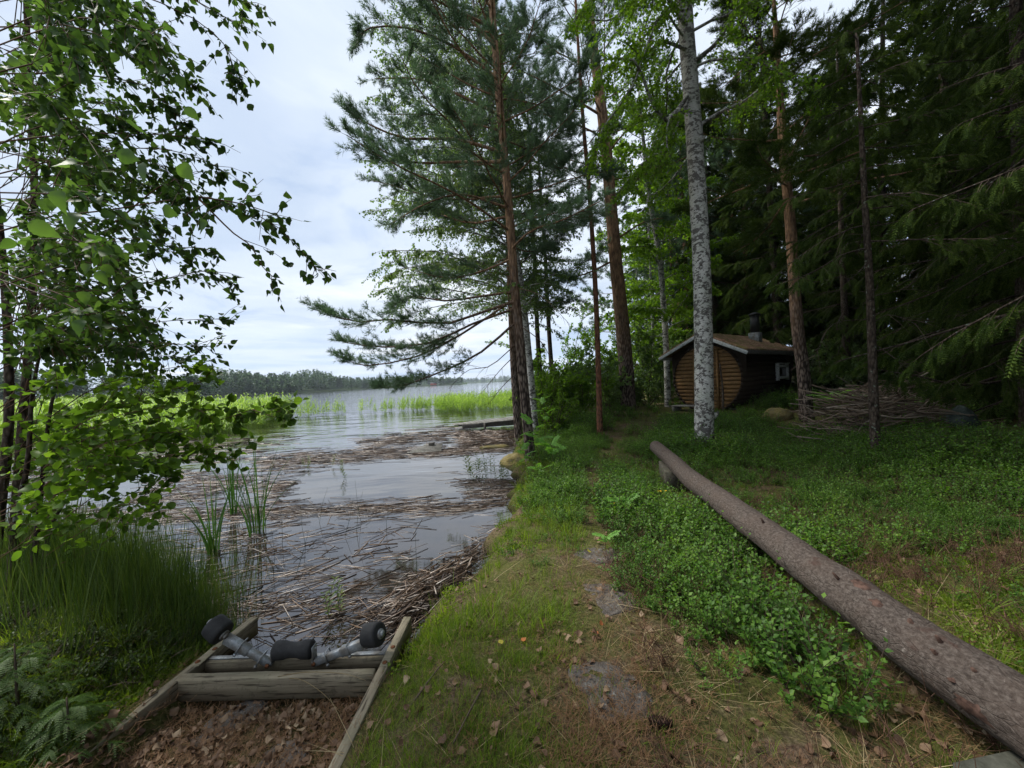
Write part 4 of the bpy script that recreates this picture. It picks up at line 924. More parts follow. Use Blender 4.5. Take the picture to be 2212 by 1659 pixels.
for sgn, nm in ((-1, 'roof'), (1, 'roof')):
    mb = MB(); nxr, nyr = 14, 36; V = []
    for lay in (0, 1):
        for i in range(nxr + 1):
            for j in range(nyr + 1):
                t = i / nxr; x = sgn * t * EW / 2 * 1.02; z = rzp - t * (rzp - ez) + (.05 + .022 * abs(mn.noise(Vector((x * 3, j * .5, 0)))) + .012 * mn.noise(Vector((x * 11, j * 1.9, 3))) if lay else 0); V.append(L2W(x, LEN * j / nyr - OV, z))
    k = (nxr + 1) * (nyr + 1); f = []
    def id_(l, i, j): return l * k + i * (nyr + 1) + j
    for i in range(nxr):
        for j in range(nyr): f += [(id_(1, i, j), id_(1, i + 1, j), id_(1, i + 1, j + 1), id_(1, i, j + 1)), (id_(0, i, j), id_(0, i, j + 1), id_(0, i + 1, j + 1), id_(0, i + 1, j))]
    for j in range(nyr): f += [(id_(0, nxr, j), id_(0, nxr, j + 1), id_(1, nxr, j + 1), id_(1, nxr, j))]
    for i in range(nxr): f += [(id_(0, i, 0), id_(0, i + 1, 0), id_(1, i + 1, 0), id_(1, i, 0)), (id_(0, i + 1, nyr), id_(0, i, nyr), id_(1, i, nyr), id_(1, i + 1, nyr))]
    mb.add(V, f); mb.build(nm, M['roof_moss'], cabin)
    mb = MB(); rot = Matrix.Rotation(sgn * slope, 3, 'Y'); c = (sgn * EW / 4 * 1.03, -OV - .015, (rzp + ez) / 2 - .055); lbox(mb, c, (Ls * 1.03, .025, .10), 0, .003, rot); mb.build('bargeboard', M['white_paint'], cabin)
    mb = MB(); lbox(mb, (sgn * (EW / 2 * 1.02 + .014), LEN / 2 - OV, ez - .045), (.025, LEN - .02, .13), 0, .003); mb.build('fascia', M['white_paint'] if sgn < 0 else M['dock_wood'], cabin)
# window on the flank
sY = 3.15
mb = MB(); zwc = zc + .10; hx = RB + .05
w_ = 1.0; h_ = .50; fr = .085
for (dy, dz, sy, sz) in ((-(w_ / 2 - fr / 2), 0, fr, h_ + .08), (w_ / 2 - fr / 2, 0, fr, h_ + .08), (0, h_ / 2 - fr / 2, w_ - 2 * fr, fr), (0, -(h_ / 2 - fr / 2) + .01, w_ - 2 * fr, fr)):
    lbox(mb, (hx, sY + dy, zwc + dz), (.10, sy, sz), 0, .004)
lbox(mb, (hx + .01, sY, zwc + h_ / 2 + .055), (.13, w_ + .06, .03), 0, .004)
win = mb.build('window', M['white_paint'], cabin)
mb = MB(); lbox(mb, (hx - .02, sY, zwc), (.01, w_ - 2 * fr, h_ - 2 * fr)); mb.build('pane', M['glass_dark'], win)
for k in range(-1, 2):
    pass
# cradle and chimney
mb = MB()
for y in (.35, LEN - OV * 2 - .35): lbox(mb, (0, y, cab_z - .02), (1.5, .16, .34), 0, .01)
mb.build('cradle', M['dock_wood'], cabin)
chY = 2.9; chx = .45; zch = rzp - chx * math.tan(slope)
mb = MB(); lbox(mb, (chx, chY, zch + .12), (.34, .34, .40), 0, .01); mb.build('chimney_base', M['galvanised'], cabin)
mb = MB(); v, f = tube_vf([L2W(chx, chY, zch + .3), L2W(chx, chY, zch + .95)], [.15, .15], 16); mb.add(v, f); v, f = tube_vf([L2W(chx, chY, zch + .95), L2W(chx, chY, zch + 1.0), L2W(chx, chY, zch + 1.06)], [.19, .19, .05], 16); mb.add(v, f); mb.build('chimney', M['black_metal'], cabin, True)
# pole leaning on the front, step
p0 = L2W(.75, -.55, 0); p0[2] = Hf(p0[0], p0[1]); mb = MB(); v, f = tube_vf(smooth_path([p0, L2W(.66, -.3, zc - .3), L2W(.5, -.08, zc + .45)], 8), [.035] * 4 + [.028] * 4, 8, noise_r=.05); mb.add(v, f)
tag(mb.build('leaning_pole', M['bark_dark'], smooth=True), 'thin barked pole leaning against the round cabin front', 'pole')
st = L2W(-.35, -.55, 0); st[2] = Hf(st[0], st[1]); step = empty('door_step', tuple(st), 'low weathered slatted step at the foot of the round cabin front', 'step')
for k in range(4):
    mb = MB(); v, f = box_vf((0, 0, 0), (.9, .11, .03), None, .003); v = v + np.array([0, -.2 + .13 * k, .17]); mb.add(np.array(st) + v[:, :1] * aX + v[:, 1:2] * bY + v[:, 2:3] * zU, f); mb.build('slat', M['grey_wood'], step)
for k in (-.38, .38):
    mb = MB(); v, f = box_vf((0, 0, 0), (.06, .5, .2), None, .003); v = v + np.array([k, 0, .054]); mb.add(np.array(st) + v[:, :1] * aX + v[:, 1:2] * bY + v[:, 2:3] * zU, f); mb.build('bearer', M['grey_wood'], step)

# ------------------------------------------------------------------ rocks
def rock(name, x, y, sx, sy, sz, mat, label, cat='rock', seed=0, flat=False, zoff=0, rz=0):
    import bmesh
    bm = bmesh.new(); bmesh.ops.create_icosphere(bm, subdivisions=4 if not flat else 5, radius=1); o = Vector((seed * 3.7, 1.3, 2.2)); c, s = math.cos(rz), math.sin(rz)
    for v in bm.verts:
        n = mn.fractal(v.co * 1.1 + o, 1.0, 2.0, 4); v.co *= 1 + .28 * n
        if flat: v.co.z = min(v.co.z, .55 + .12 * mn.noise(v.co * 3 + o))
        px, py = v.co.x * sx, v.co.y * sy; v.co = Vector((px * c - py * s, px * s + py * c, v.co.z * sz))
        if flat: v.co.z += .006 * mn.noise(v.co * 30 + o)
    me = bpy.data.meshes.new(name); bm.to_mesh(me); bm.free(); me.materials.append(mat)
    for p_ in me.polygons: p_.use_smooth = True
    o_ = bpy.data.objects.new(name, me); COL.objects.link(o_); o_.location = (x, y, Hf(x, y) + zoff); return tag(o_, label, cat)
def gp(x, y, z=0):
    p = onz(x, y, z)
    for _ in range(6): p = onz(x, y, Hf(p.x, p.y))
    return p
p = gp(1308, 1292); rock('path_stone', p.x, p.y, .21, .23, .07, M['stone'], 'smooth flat grey stone in the path, the middle of three', 'stone', 1, True, -.032)
p = gp(1312, 1485); rock('path_stone', p.x, p.y, .20, .24, .08, M['stone'], 'flat lichen speckled stone in the path, nearest the camera', 'stone', 2, True, -.040)
p = gp(1295, 1195); rock('path_stone', p.x, p.y, .24, .2, .06, M['stone'], 'small flat stone in the path half covered by needles, farthest away', 'stone', 3, True, -.03)
p = gp(500, 1560); rock('slip_stone', p.x, p.y, .12, .20, .07, M['stone'], 'pale stone surfacing through the leaves inside the timber frame', 'stone', 4, True, -.02, -.4)
p = gp(610, 1640); rock('slip_stone', p.x, p.y, .14, .12, .06, M['stone'], 'grey stone among leaves inside the timber frame, nearest the camera', 'stone', 9, True, -.02)
p = gp(1690, 890); rock('mossy_rock', at(1680, 880, 10.6).x, 10.6, .5, .3, .34, M['mossy_rock'], 'ochre mossy rock lying against the cabin flank', seed=5, zoff=-.06, rz=.3)
rock('blue_rock', at(2075, 930, 7.3).x, 7.3, .30, .26, .34, M['blue_rock'], 'blue green lichened rock at the end of the brushwood pile', seed=6, zoff=.1)
p = gp(1120, 1000); rock('shore_rock', .02, 9.3, .35, .45, .28, M['mossy_rock'], 'dark mossy rock at the water edge under the leaning pine', seed=7, zoff=-.1)
p = onz(1190, 965, -.3); rock('water_rock', -.55, 11.3, .45, .16, .10, M['mossy_rock'], 'low dark rock awash among the floating reeds near the bank', seed=8, zoff=0).location.z = -.3

# ------------------------------------------------------------------ the long log and what it lies on
Pl = [(1.80, .15, .25), (1.835, 1.5, .285), (1.865, 2.3, .30), (1.96, 3.4, .32), (2.14, 5.0, .345), (2.40, 6.75, .37)]
NL = 170; lp = smooth_path(Pl, NL); lp[:, 0] += .012 * np.sin(np.arange(NL) * .09) + .005 * np.sin(np.arange(NL) * .23); lp[:, 2] += .006 * np.sin(np.arange(NL) * .13); lr = np.linspace(.138, .100, NL) * (1 + .025 * np.sin(np.arange(NL) * .36) * np.sin(np.arange(NL) * .05 + 1))
log = empty('tree_log', Pl[0], 'long debarking conifer log lying on blocks across the bilberry bushes', 'log')
sides = 64; V = []
Tn = np.gradient(lp, axis=0)
for i in range(NL):
    A_, B_, _ = frame_from(Tn[i])
    for k in range(sides):
        a = 2 * math.pi * k / sides; r_ = lr[i] * (1 + .04 * mn.noise(Vector((math.cos(a) * 2, math.sin(a) * 2, i * .07))) + .03 * mn.noise(Vector((math.cos(a) * 7, math.sin(a) * 7, i * .35))) - .035 * max(0, .12 - abs(mn.noise(Vector((math.cos(a) * 3.5, math.sin(a) * 3.5, i * .16 + 40))))) / .12); V.append(lp[i] + (A_ * math.cos(a) + B_ * math.sin(a)) * r_)
q = [(i * sides + k, i * sides + (k + 1) % sides, (i + 1) * sides + (k + 1) % sides, (i + 1) * sides + k) for i in range(NL - 1) for k in range(sides)]
mb = MB(); mb.add(V, q); mb.build('bark', M['log_bark'], log, True)
mb = MB(); 
for i, rr in ((0, lr[0] * .97), (NL - 1, lr[NL - 1] * .97)):
    A_, B_, d_ = frame_from(Tn[i]); c = lp[i] + d_ * (-.004 if i == 0 else .004); n = 30; mb.add([c + (A_ * math.cos(2 * math.pi * k / n) + B_ * math.sin(2 * math.pi * k / n)) * rr for k in range(n)], [tuple(range(n))])
mb.build('cut_end', M['log_wood'], log)
def on_log(x, y):
    """first hit of a picture ray on the log"""
    r_ = np.array(ray(x, y)); r_ /= np.linalg.norm(r_); o = np.array([0, 0, CZ]); best = None
    for t in np.arange(1.0, 9, .01):
        p_ = o + r_ * t; j = np.argmin(np.linalg.norm(lp - p_, axis=1)); d_ = unit(Tn[j]); e = (p_ - lp[j]); e = e - d_ * (e @ d_)
        if np.linalg.norm(e) < lr[j]: return p_, unit(e), d_, lr[j]
    return None
for (x, y, s, kind) in [(1640, 1085, .04, 'scar'), (1700, 1140, .035, 'scar'), (1855, 1262, .045, 'scar'), (1895, 1305, .03, 'scar'), (1968, 1345, .014, 'knot'), (2020, 1410, .012, 'knot'), (2060, 1470, .015, 'knot'), (2105, 1450, .010, 'knot'),
                        (2100, 1530, .05, 'scar'), (1790, 1200, .012, 'knot'), (1600, 1075, .015, 'knot'), (1520, 1010, .014, 'knot'), (1480, 1000, .014, 'knot')]:
    h = on_log(x, y)
    if h is None: continue
    p_, n_, d_, rr = h; sd_ = np.cross(n_, d_); mb = MB(); n = 14; V = [p_ + n_ * .012 if kind == 'knot' else p_ + n_ * .004]
    for ring, (q_, hh) in enumerate(((.55, .016 if kind == 'knot' else .012), (1.0, -.006))):
        for k in range(n):
            a = 2 * math.pi * k / n; jr = rng.uniform(.55, 1.3); e = d_ * math.cos(a) * s * (1.5 if kind == 'scar' else 1) * q_ * jr + sd_ * math.sin(a) * s * q_ * jr * .8; pp = p_ + e; j = np.argmin(np.linalg.norm(lp - pp, axis=1)); ax = lp[j] + d_ * ((pp - lp[j]) @ d_); w = unit(pp - ax); V.append(ax + w * (rr + hh * (.6 if kind == 'scar' else 1)))
    f = [(0, 1 + k, 1 + (k + 1) % n) for k in range(n)] + [(1 + k, 1 + n + k, 1 + n + (k + 1) % n, 1 + (k + 1) % n) for k in range(n)]
    mb.add(V, f); mb.build('branch_scar' if kind == 'scar' else 'knot', M['knot'], log, True)
# torn strip of pale wood near the far third, and short branch stubs
h = on_log(1590, 1062)
if h is not None:
    p_, n_, d_, rr = h
    for k in range(5):
        sd_ = np.cross(n_, d_); o = p_ + sd_ * (k - 2) * .022 + n_ * .006; mb = MB(); L_ = rng.uniform(.15, .4); v, f = tube_vf([o - d_ * L_ / 2, o + n_ * .008, o + d_ * L_ / 2 + n_ * rng.uniform(0, .03)], [.004, .011, .003], 5); mb.add(v, f); mb.build('splinter', M['log_wood'] if k % 2 == 0 else M['knot'], log)
for (x, y, L_) in [(1720, 1120, .05), (1848, 1190, .06), (1815, 1255, .05), (1560, 1030, .04), (1650, 1130, .04), (2035, 1390, .03)]:
    h = on_log(x, y)
    if h is None: continue
    p_, n_, d_, rr = h; mb = MB(); v, f = tube_vf([p_ - n_ * .02, p_ + n_ * L_ * .6 + d_ * .01, p_ + n_ * L_ + d_ * .015], [.011, .008, .004], 6, noise_r=.1); mb.add(v, f); mb.build('branch_stub', M['knot'], log)
mb = MB(); z0 = Hf(1.76, 1.40); v, f = box_vf((0, 0, 0), (.50, .26, .22), Matrix.Rotation(R(8), 3, 'Z'), .006); mb.add(v + np.array([1.80, 1.33, .150 - .11]), f)
tag(mb.build('concrete_block', M['concrete']), 'grey concrete block under the near end of the long log', 'block')
mb = MB(); v, f = box_vf((0, 0, 0), (.2, .75, .28), Matrix.Rotation(R(-14), 3, 'Z'), .008); mb.add(v + np.array([2.27, 5.85, .238 - .14]), f); tag(mb.build('timber_block', M['block_wood']), 'weathered squared timber under the far end of the long log', 'timber')

# ------------------------------------------------------------------ boat ramp frame
fr_ = empty('boat_ramp_frame', (-1.45, 2.4, -.22), 'weathered timber boat ramp frame with rubber rollers at the water edge', 'boat ramp')
def wbox(name, c, s, mat, rot=None, bev=.004, parent=fr_):
    mb = MB(); v, f = box_vf((0, 0, 0), s, rot, bev); mb.add(v, f); me = mb.mesh(name, mat); o = bpy.data.objects.new(name, me); COL.objects.link(o)
    o.parent = parent; o.matrix_parent_inverse = Matrix.Translation(fr_.location).inverted() if parent is fr_ else Matrix.Identity(4); o.location = c; return o
def beam_between(name, p, q_, w, h, mat):
    p = Vector(p); q_ = Vector(q_); d = q_ - p; rot = d.to_track_quat('Y', 'Z').to_matrix(); mb = MB(); n = 14; V = []
    # subdivided so that worn edges can waver
    for i in range(n + 1):
        for (sx, sz) in ((-1, -1), (-1, .95), (-.92, 1), (.92, 1), (1, .95), (1, -1)):
            V.append([sx * w / 2 + rng.normal(0, .0006), (i / n - .5) * d.length, sz * h / 2 + rng.normal(0, .0006)])
    f = [(i * 6 + k, i * 6 + (k + 1) % 6, (i + 1) * 6 + (k + 1) % 6, (i + 1) * 6 + k) for i in range(n) for k in range(6)] + [tuple(range(6))[::-1], tuple(range(n * 6, n * 6 + 6))]
    mb.add(V, f); me = mb.mesh(name, mat); o = bpy.data.objects.new(name, me); COL.objects.link(o); o.parent = fr_; o.matrix_parent_inverse = Matrix.Translation(fr_.location).inverted()
    o.location = (p + q_) / 2; o.rotation_euler = rot.to_euler(); return o
beam_between('side_beam', (-.885, 1.15, -.155), (-.845, 2.90, -.165), .055, .125, M['beam'])
beam_between('side_beam', (-2.20, 1.25, -.155), (-2.03, 2.98, -.165), .055, .125, M['beam'])
beam_between('cross_beam', (-2.085, 2.37, -.160), (-.900, 2.345, -.160), .062, .125, M['beam'])
beam_between('cross_beam', (-2.05, 2.545, -.165), (-.888, 2.52, -.165), .05, .095, M['beam'])
beam_between('steel_channel', (-2.05, 2.555, -.113), (-.89, 2.53, -.113), .028, .008, M['galvanised'])
for (x, y) in ((-.858, 2.42), (-.850, 2.56), (-2.075, 2.50), (-2.055, 2.62)):
    mb = MB(); v, f = tube_vf([(0, 0, 0), (0, 0, .004), (0, 0, .009)], [.016, .014, .007], 10); mb.add(v, f); o = link('bolt', mb.mesh('bolt', M['rust'])); o.parent = fr_; o.matrix_parent_inverse = Matrix.Translation(fr_.location).inverted(); o.location = (x, y, -.097)
for (x, y) in ((-.855, 2.49), (-2.065, 2.56)): wbox('end_plate', (x, y, -.0995), (.052, .2, .004), M['beam_x'], None, .001)
def pbox(name, p, q_, w, h, mat, bev=.003):
    p = Vector(p); q_ = Vector(q_); d = q_ - p; rot = d.to_track_quat('Y', 'Z').to_matrix(); mb = MB(); v, f = box_vf((0, 0, 0), (w, d.length, h), None, bev); mb.add(v, f); o = link(name, mb.mesh(name, mat)); o.parent = fr_; o.matrix_parent_inverse = Matrix.Translation(fr_.location).inverted(); o.location = (p + q_) / 2; o.rotation_euler = rot.to_euler(); return o
Yb = 2.495
pbox('roller_arm', (-1.605, Yb, -.128), (-1.86, Yb, .035), .036, .042, M['galvanised'])
pbox('roller_arm', (-1.335, Yb - .01, -.125), (-1.03, Yb - .01, -.022), .036, .042, M['galvanised'])
pbox('arm_sleeve', (-1.74, Yb, -.041), (-1.885, Yb, .051), .047, .052, M['galvanised'])
pbox('arm_sleeve', (-1.15, Yb - .01, -.062), (-1.015, Yb - .01, -.015), .047, .052, M['galvanised'])
for (x, z) in ((-1.615, -.122), (-1.322, -.122)):
    mb = MB(); v, f = tube_vf([(0, -.034, 0), (0, -.026, 0), (0, -.024, 0)], [.013, .015, .010], 6); mb.add(v, f); o = link('bolt', mb.mesh('bolt', M['rust'])); o.parent = fr_; o.matrix_parent_inverse = Matrix.Translation(fr_.location).inverted(); o.location = (x, Yb, z)
def roller(c, ax, prof, hub=True):
    """revolved rubber roller: prof = [(offset, radius)]"""
    c = np.array(c); ax = unit(np.array(ax, float)); mb = MB(); v, f = tube_vf([c + ax * o for o, _ in prof], [r_ for _, r_ in prof], 28); mb.add(v, f); o = mb.build('roller', M['rubber'], fr_, False)
    for p_ in o.data.polygons: p_.use_smooth = len(p_.vertices) == 4
    if hub:
        L_ = prof[-1][0]
        mb = MB(); v, f = tube_vf([c - ax * (L_ + .015), c + ax * (L_ + .022)], [.011, .011], 10); mb.add(v, f)
        for s_ in (-1, 1): v, f = tube_vf([c + ax * s_ * (L_ + .001), c + ax * s_ * (L_ + .009)], [.03, .03], 16); mb.add(v, f); v, f = tube_vf([c + ax * s_ * (L_ + .012), c + ax * s_ * (L_ + .024)], [.019, .019], 6); mb.add(v, f)
        h_ = mb.build('hub', M['galvanised'], None); h_.parent = o; h_.matrix_parent_inverse = Matrix.Identity(4)
    return o
wheel = [(-.055, .035), (-.054, .058), (-.048, .068), (-.03, .071), (.03, .071), (.048, .068), (.054, .058), (.055, .035)]
roller((-1.925, Yb - .01, .115), (-.80, .22, .50), wheel); roller((-.95, Yb, .03), (.93, -.30, .25), wheel)
cen = [(-.122, .02), (-.12, .048), (-.112, .055), (-.06, .054), (-.035, .046), (0, .044), (.035, .046), (.06, .054), (.112, .055), (.12, .048), (.122, .02)]
roller((-1.455, Yb - .005, -.040), (1, -.02, 0), cen, False)
for x in (-1.585, -1.325): wbox('roller_bracket', (x, Yb - .005, -.065), (.006, .06, .10), M['galvanised'], None, .002)
for (x, z, dx, dz) in ((-1.79, -.008, .84, -.54), (-1.665, -.09, .84, -.54), (-1.10, -.045, .95, .32), (-1.24, -.093, .95, .32)):
    mb = MB(); a_ = np.array([dx, 0, dz]); n_ = np.array([-dz, 0, dx]) * (1 if dz < 0 else 1); v, f = tube_vf([np.array([x, Yb - .034, z]) - n_ * .03, np.array([x, Yb - .034, z]) + n_ * .034, np.array([x, Yb + .034, z]) + n_ * .034, np.array([x, Yb + .034, z]) - n_ * .03], .0045, 6); mb.add(v, f)
    for s_ in (-1, 1): c_ = np.array([x, Yb + s_ * .034, z]) - n_ * .03; v, f = tube_vf([c_ - n_ * .012, c_ + n_ * .002], .010, 6); mb.add(v, f)
    mb.build('clamp', M['galvanised'], fr_)
pbox('roller_axle', (-1.60, Yb, -.038), (-1.31, Yb - .005, -.038), .012, .012, M['galvanised'])

# ------------------------------------------------------------------ dock and floating boards
dk = empty('small_dock', (-.9, 16.6, -.25), 'low dark plank dock running out from the bank behind the pines', 'dock')
n = 17
A0 = np.array([-2.45, 16.0, -.07]); A1 = np.array([1.3, 17.1, .06]); dd = unit(A1 - A0); pd = np.array([-dd[1], dd[0], 0])
for k in range(n):
    c = A0 + (A1 - A0) * (k + .5) / n; mb = MB(); L_ = np.linalg.norm(A1 - A0) / n; v, f = box_vf((0, 0, 0), (L_ - .012, 1.25 * min(1, .45 + k * .12), .035), Matrix.Rotation(math.atan2(dd[1], dd[0]), 3, 'Z'), .004); mb.add(v + c + np.array([0, 0, rng.uniform(-.006, .006)]), f); mb.build('plank', M['grey_wood'], dk)
for s_ in (-1, 1):
    mb = MB(); off = pd * s_ * .5; v, f = box_vf((0, 0, 0), (np.linalg.norm(A1 - A0) * .93, .06, .16), Matrix.Rotation(math.atan2(dd[1], dd[0]), 3, 'Z'), .004); mb.add(v + (A0 + A1) / 2 + off + np.array([.15, 0, -.115]), f); mb.build('dock_beam', M['dock_wood'], dk)
for t_ in (.3, .75):
    c = A0 + (A1 - A0) * t_ - pd * .62; mb = MB(); v, f = tube_vf([c + np.array([0, 0, -.6]), c + np.array([0, 0, .0])], .05, 8); mb.add(v, f); mb.build('post', M['dock_wood'], dk)
c0 = onz(920, 975, WL); ft = empty('floating_platform', (c0.x, c0.y, WL), 'small grey board platform half sunk in the floating reeds', 'platform')
for k in range(6):
    mb = MB(); v, f = box_vf((0, 0, 0), (.95 - .08 * k, .085, .03), Matrix.Rotation(R(4), 3, 'Z') @ Matrix.Rotation(R(6), 3, 'X'), .003); mb.add(v + np.array([c0.x + .03 * k, c0.y + .1 * k - .2, WL + .02 + .022 * k]), f); mb.build('plank', M['grey_wood'], ft)
mb = MB(); v, f = box_vf((c0.x + .12, c0.y + .25, WL + .15), (.16, .12, .12), None, .01); mb.add(v, f); mb.build('post', M['dock_wood'], ft)

# ------------------------------------------------------------------ brushwood pile, stumps, sticks
bp0 = np.array([at(1890, 900, 7.9).x, 7.9]); bz = Hf(bp0[0], bp0[1]); pile = empty('brushwood_pile', (bp0[0], bp0[1], bz), 'heap of bare brown brushwood under the spruces beyond the log', 'brush pile')
sticks = MB()
def stick_pts(L_, bend): return smooth_path([(0, 0, 0), (L_ * .33, rng.normal(0, bend), rng.normal(0, bend)), (L_ * .66, rng.normal(0, bend), rng.normal(0, bend)), (L_, 0, 0)], 6)
sm_ = []
for k in range(8):
    mb = MB(); pts = stick_pts(1, .05); v, f = tube_vf(pts - np.array([.5, 0, 0]), np.linspace(.010, .004, 6), 5); mb.add(v, f)
    for j in range(2):
        i0 = rng.integers(1, 5); o = pts[i0] - np.array([.5, 0, 0]); d_ = unit(np.array([1, rng.normal(0, .6), rng.normal(0, .6)])); v, f = tube_vf([o, o + d_ * .2], [.004, .0015], 4); mb.add(v, f)
    sm_.append(mb.mesh('stick', M['stick']))
inv = Matrix.Translation(pile.location).inverted()
for k in range(270):
    t = rng.uniform(-1, 1); hgt = 1.0 * (1 - abs(t) ** 2.2) * rng.uniform(.05, 1) ** .6; x = bp0[0] + t * 1.05 - .05; y = bp0[1] + rng.normal(0, .38); z = Hf(x, y) + .05 + hgt * (1 - .5 * abs(y - bp0[1]))
    o = bpy.data.objects.new('stick', sm_[k % 8]); COL.objects.link(o); o.parent = pile; o.matrix_parent_inverse = inv; o.location = (x, y, z)
    o.rotation_euler = (rng.uniform(0, 6), rng.normal(.05, .27), rng.normal(-.1 + t * .15, .5) + (math.pi if k % 2 else 0)); s_ = rng.uniform(.7, 1.7); o.scale = (s_, rng.uniform(.8, 1.6), rng.uniform(.8, 1.6))
# stump beside the birch
pb = gbase(1552, 7.6); mb = MB(); n = 14; V = []
for i, (h, r_) in enumerate(((-.1, .14), (.0, .12), (.15, .095), (.27, .09))):
    for k in range(n): a = 2 * math.pi * k / n; V.append([pb.x + math.cos(a) * r_ * (1 + .15 * math.sin(k * 2.3 + i)), pb.y + math.sin(a) * r_ * .8, pb.z + h + (.12 * abs(math.sin(k * 1.7)) if i == 3 else 0)])
f = [(i * n + k, i * n + (k + 1) % n, (i + 1) * n + (k + 1) % n, (i + 1) * n + k) for i in range(3) for k in range(n)] + [tuple(range(3 * n, 4 * n))]
mb.add(V, f); tag(mb.build('broken_stump', M['bark_dark'], smooth=False), 'dark broken stump right beside the foot of the large birch', 'stump')
def single(name, tv, tf, p, size, mat, label, cat, rot=(0, 0, 0), lift=.015):
    mb = MB(); place(mb, tv, tf, np.zeros((1, 3)), np.eye(3)[None], 1.0); o = link(name, mb.mesh(name, mat)); o.location = (p.x, p.y, p.z + lift); o.scale = (size,) * 3; o.rotation_euler = rot; return tag(o, label, cat)
p = gp(1300, 1358); single('fallen_leaf', *BIRCH_D, p, .035, M['orange_leaf'], 'curled orange leaf standing on the needles above the nearest path stone', 'leaf', (.9, .3, .4), .02)
p = gp(1293, 1375); single('fallen_leaf', *BIRCH_D, p, .045, M['orange_leaf'], 'flat orange brown leaf on the path just above the nearest stone', 'leaf', (.1, .1, 1.2), .02)
p = gp(1127, 1395); single('fallen_leaf', *BIRCH_D, p, .038, M['orange_leaf'], 'orange oak coloured leaf on the grass between ramp frame and path', 'leaf', (.15, .1, -.9), .03)
p = gp(1085, 1405); single('fallen_leaf', *ROUND_D, p, .034, M['yellow_leaf'], 'pale green yellow leaf lying in the grass between ramp frame and path', 'leaf', (.15, .1, .5), .04)
p = gp(867, 1437); single('fallen_leaf', *BIRCH_D, p, .045, M['yellow_leaf'], 'yellow leaf on moss right beside the timber frame', 'leaf', (.1, .2, 2), .03)
p = gp(1273, 1200); single('fallen_leaf', *BIRCH_D, p, .05, M['yellow_leaf'], 'thin yellow leaf on the path near the middle stone', 'leaf', (.2, .5, .1), .03)
p = gp(625, 1583); mb = MB(); v, f = tube_vf([(-.03, 0, 0), (0, .003, .004), (.035, -.012, .004)], [.007, .009, .006], 7); mb.add(v, f); o = link('wood_chip', mb.mesh('wood_chip', M['log_wood'])); o.location = (p.x, p.y, p.z + .015); o.rotation_euler = (0, 0, -.6); o.scale = (1, 1, 1); tag(o, 'pale bare piece of stick on the leaves inside the timber frame', 'stick')
# pine cone
p = gp(1430, 1575); mb = MB(); tv = np.array([[0, 0, 0], [.009, .007, .003], [0, .016, .006], [-.009, .007, .003]]); tf = np.array([[0, 1, 2, 3]]); n = 70; i_ = np.arange(n); yy = i_ / n * .1; ang = i_ * 2.4; rr = .019 * np.sin(np.clip(i_ / n, .08, .97) * math.pi) ** .6
pos = np.stack([np.cos(ang) * rr * .7, yy - .05, np.sin(ang) * rr * .7], 1); dirs = unit(np.stack([np.cos(ang), np.full(n, 1.1), np.sin(ang)], 1)); place(mb, tv, tf, pos, frames(dirs, None, unit(np.stack([np.cos(ang), np.zeros(n), np.sin(ang)], 1))), 1.2); v, f = tube_vf([(0, -.045, 0), (0, 0, 0), (0, .045, 0)], [.008, .014, .006], 8); mb.add(v, f)
o = link('spruce_cone', mb.mesh('spruce_cone', M['knot'])); o.location = (p.x, p.y, p.z + .03); o.rotation_euler = (0, 0, 1.3); tag(o, 'brown spruce cone lying in the moss near the lower edge', 'cone')
for (x0, y0, x1, y1, r_, lab) in [(1700, 1395, 1760, 1405, .014, 'short dark piece of branch under the bilberries'), (890, 1530, 960, 1440, .006, 'thin dark twig lying in grass beside the timber frame'), (1040, 1500, 980, 1620, .006, 'straight bare twig in the grass below the orange leaf')]:
    a = gp(x0, y0); b_ = gp(x1, y1); a = np.array(a) + [0, 0, .02]; b_ = np.array(b_) + [0, 0, .03]; mb = MB(); v, f = tube_vf(smooth_path([a, (a + b_) / 2 + np.array([.01, .02, .01]), b_], 7), np.linspace(r_, r_ * .5, 7), 6, noise_r=.08); mb.add(v, f); tag(mb.build('dead_twig', M['twig'], smooth=True), lab, 'twig')
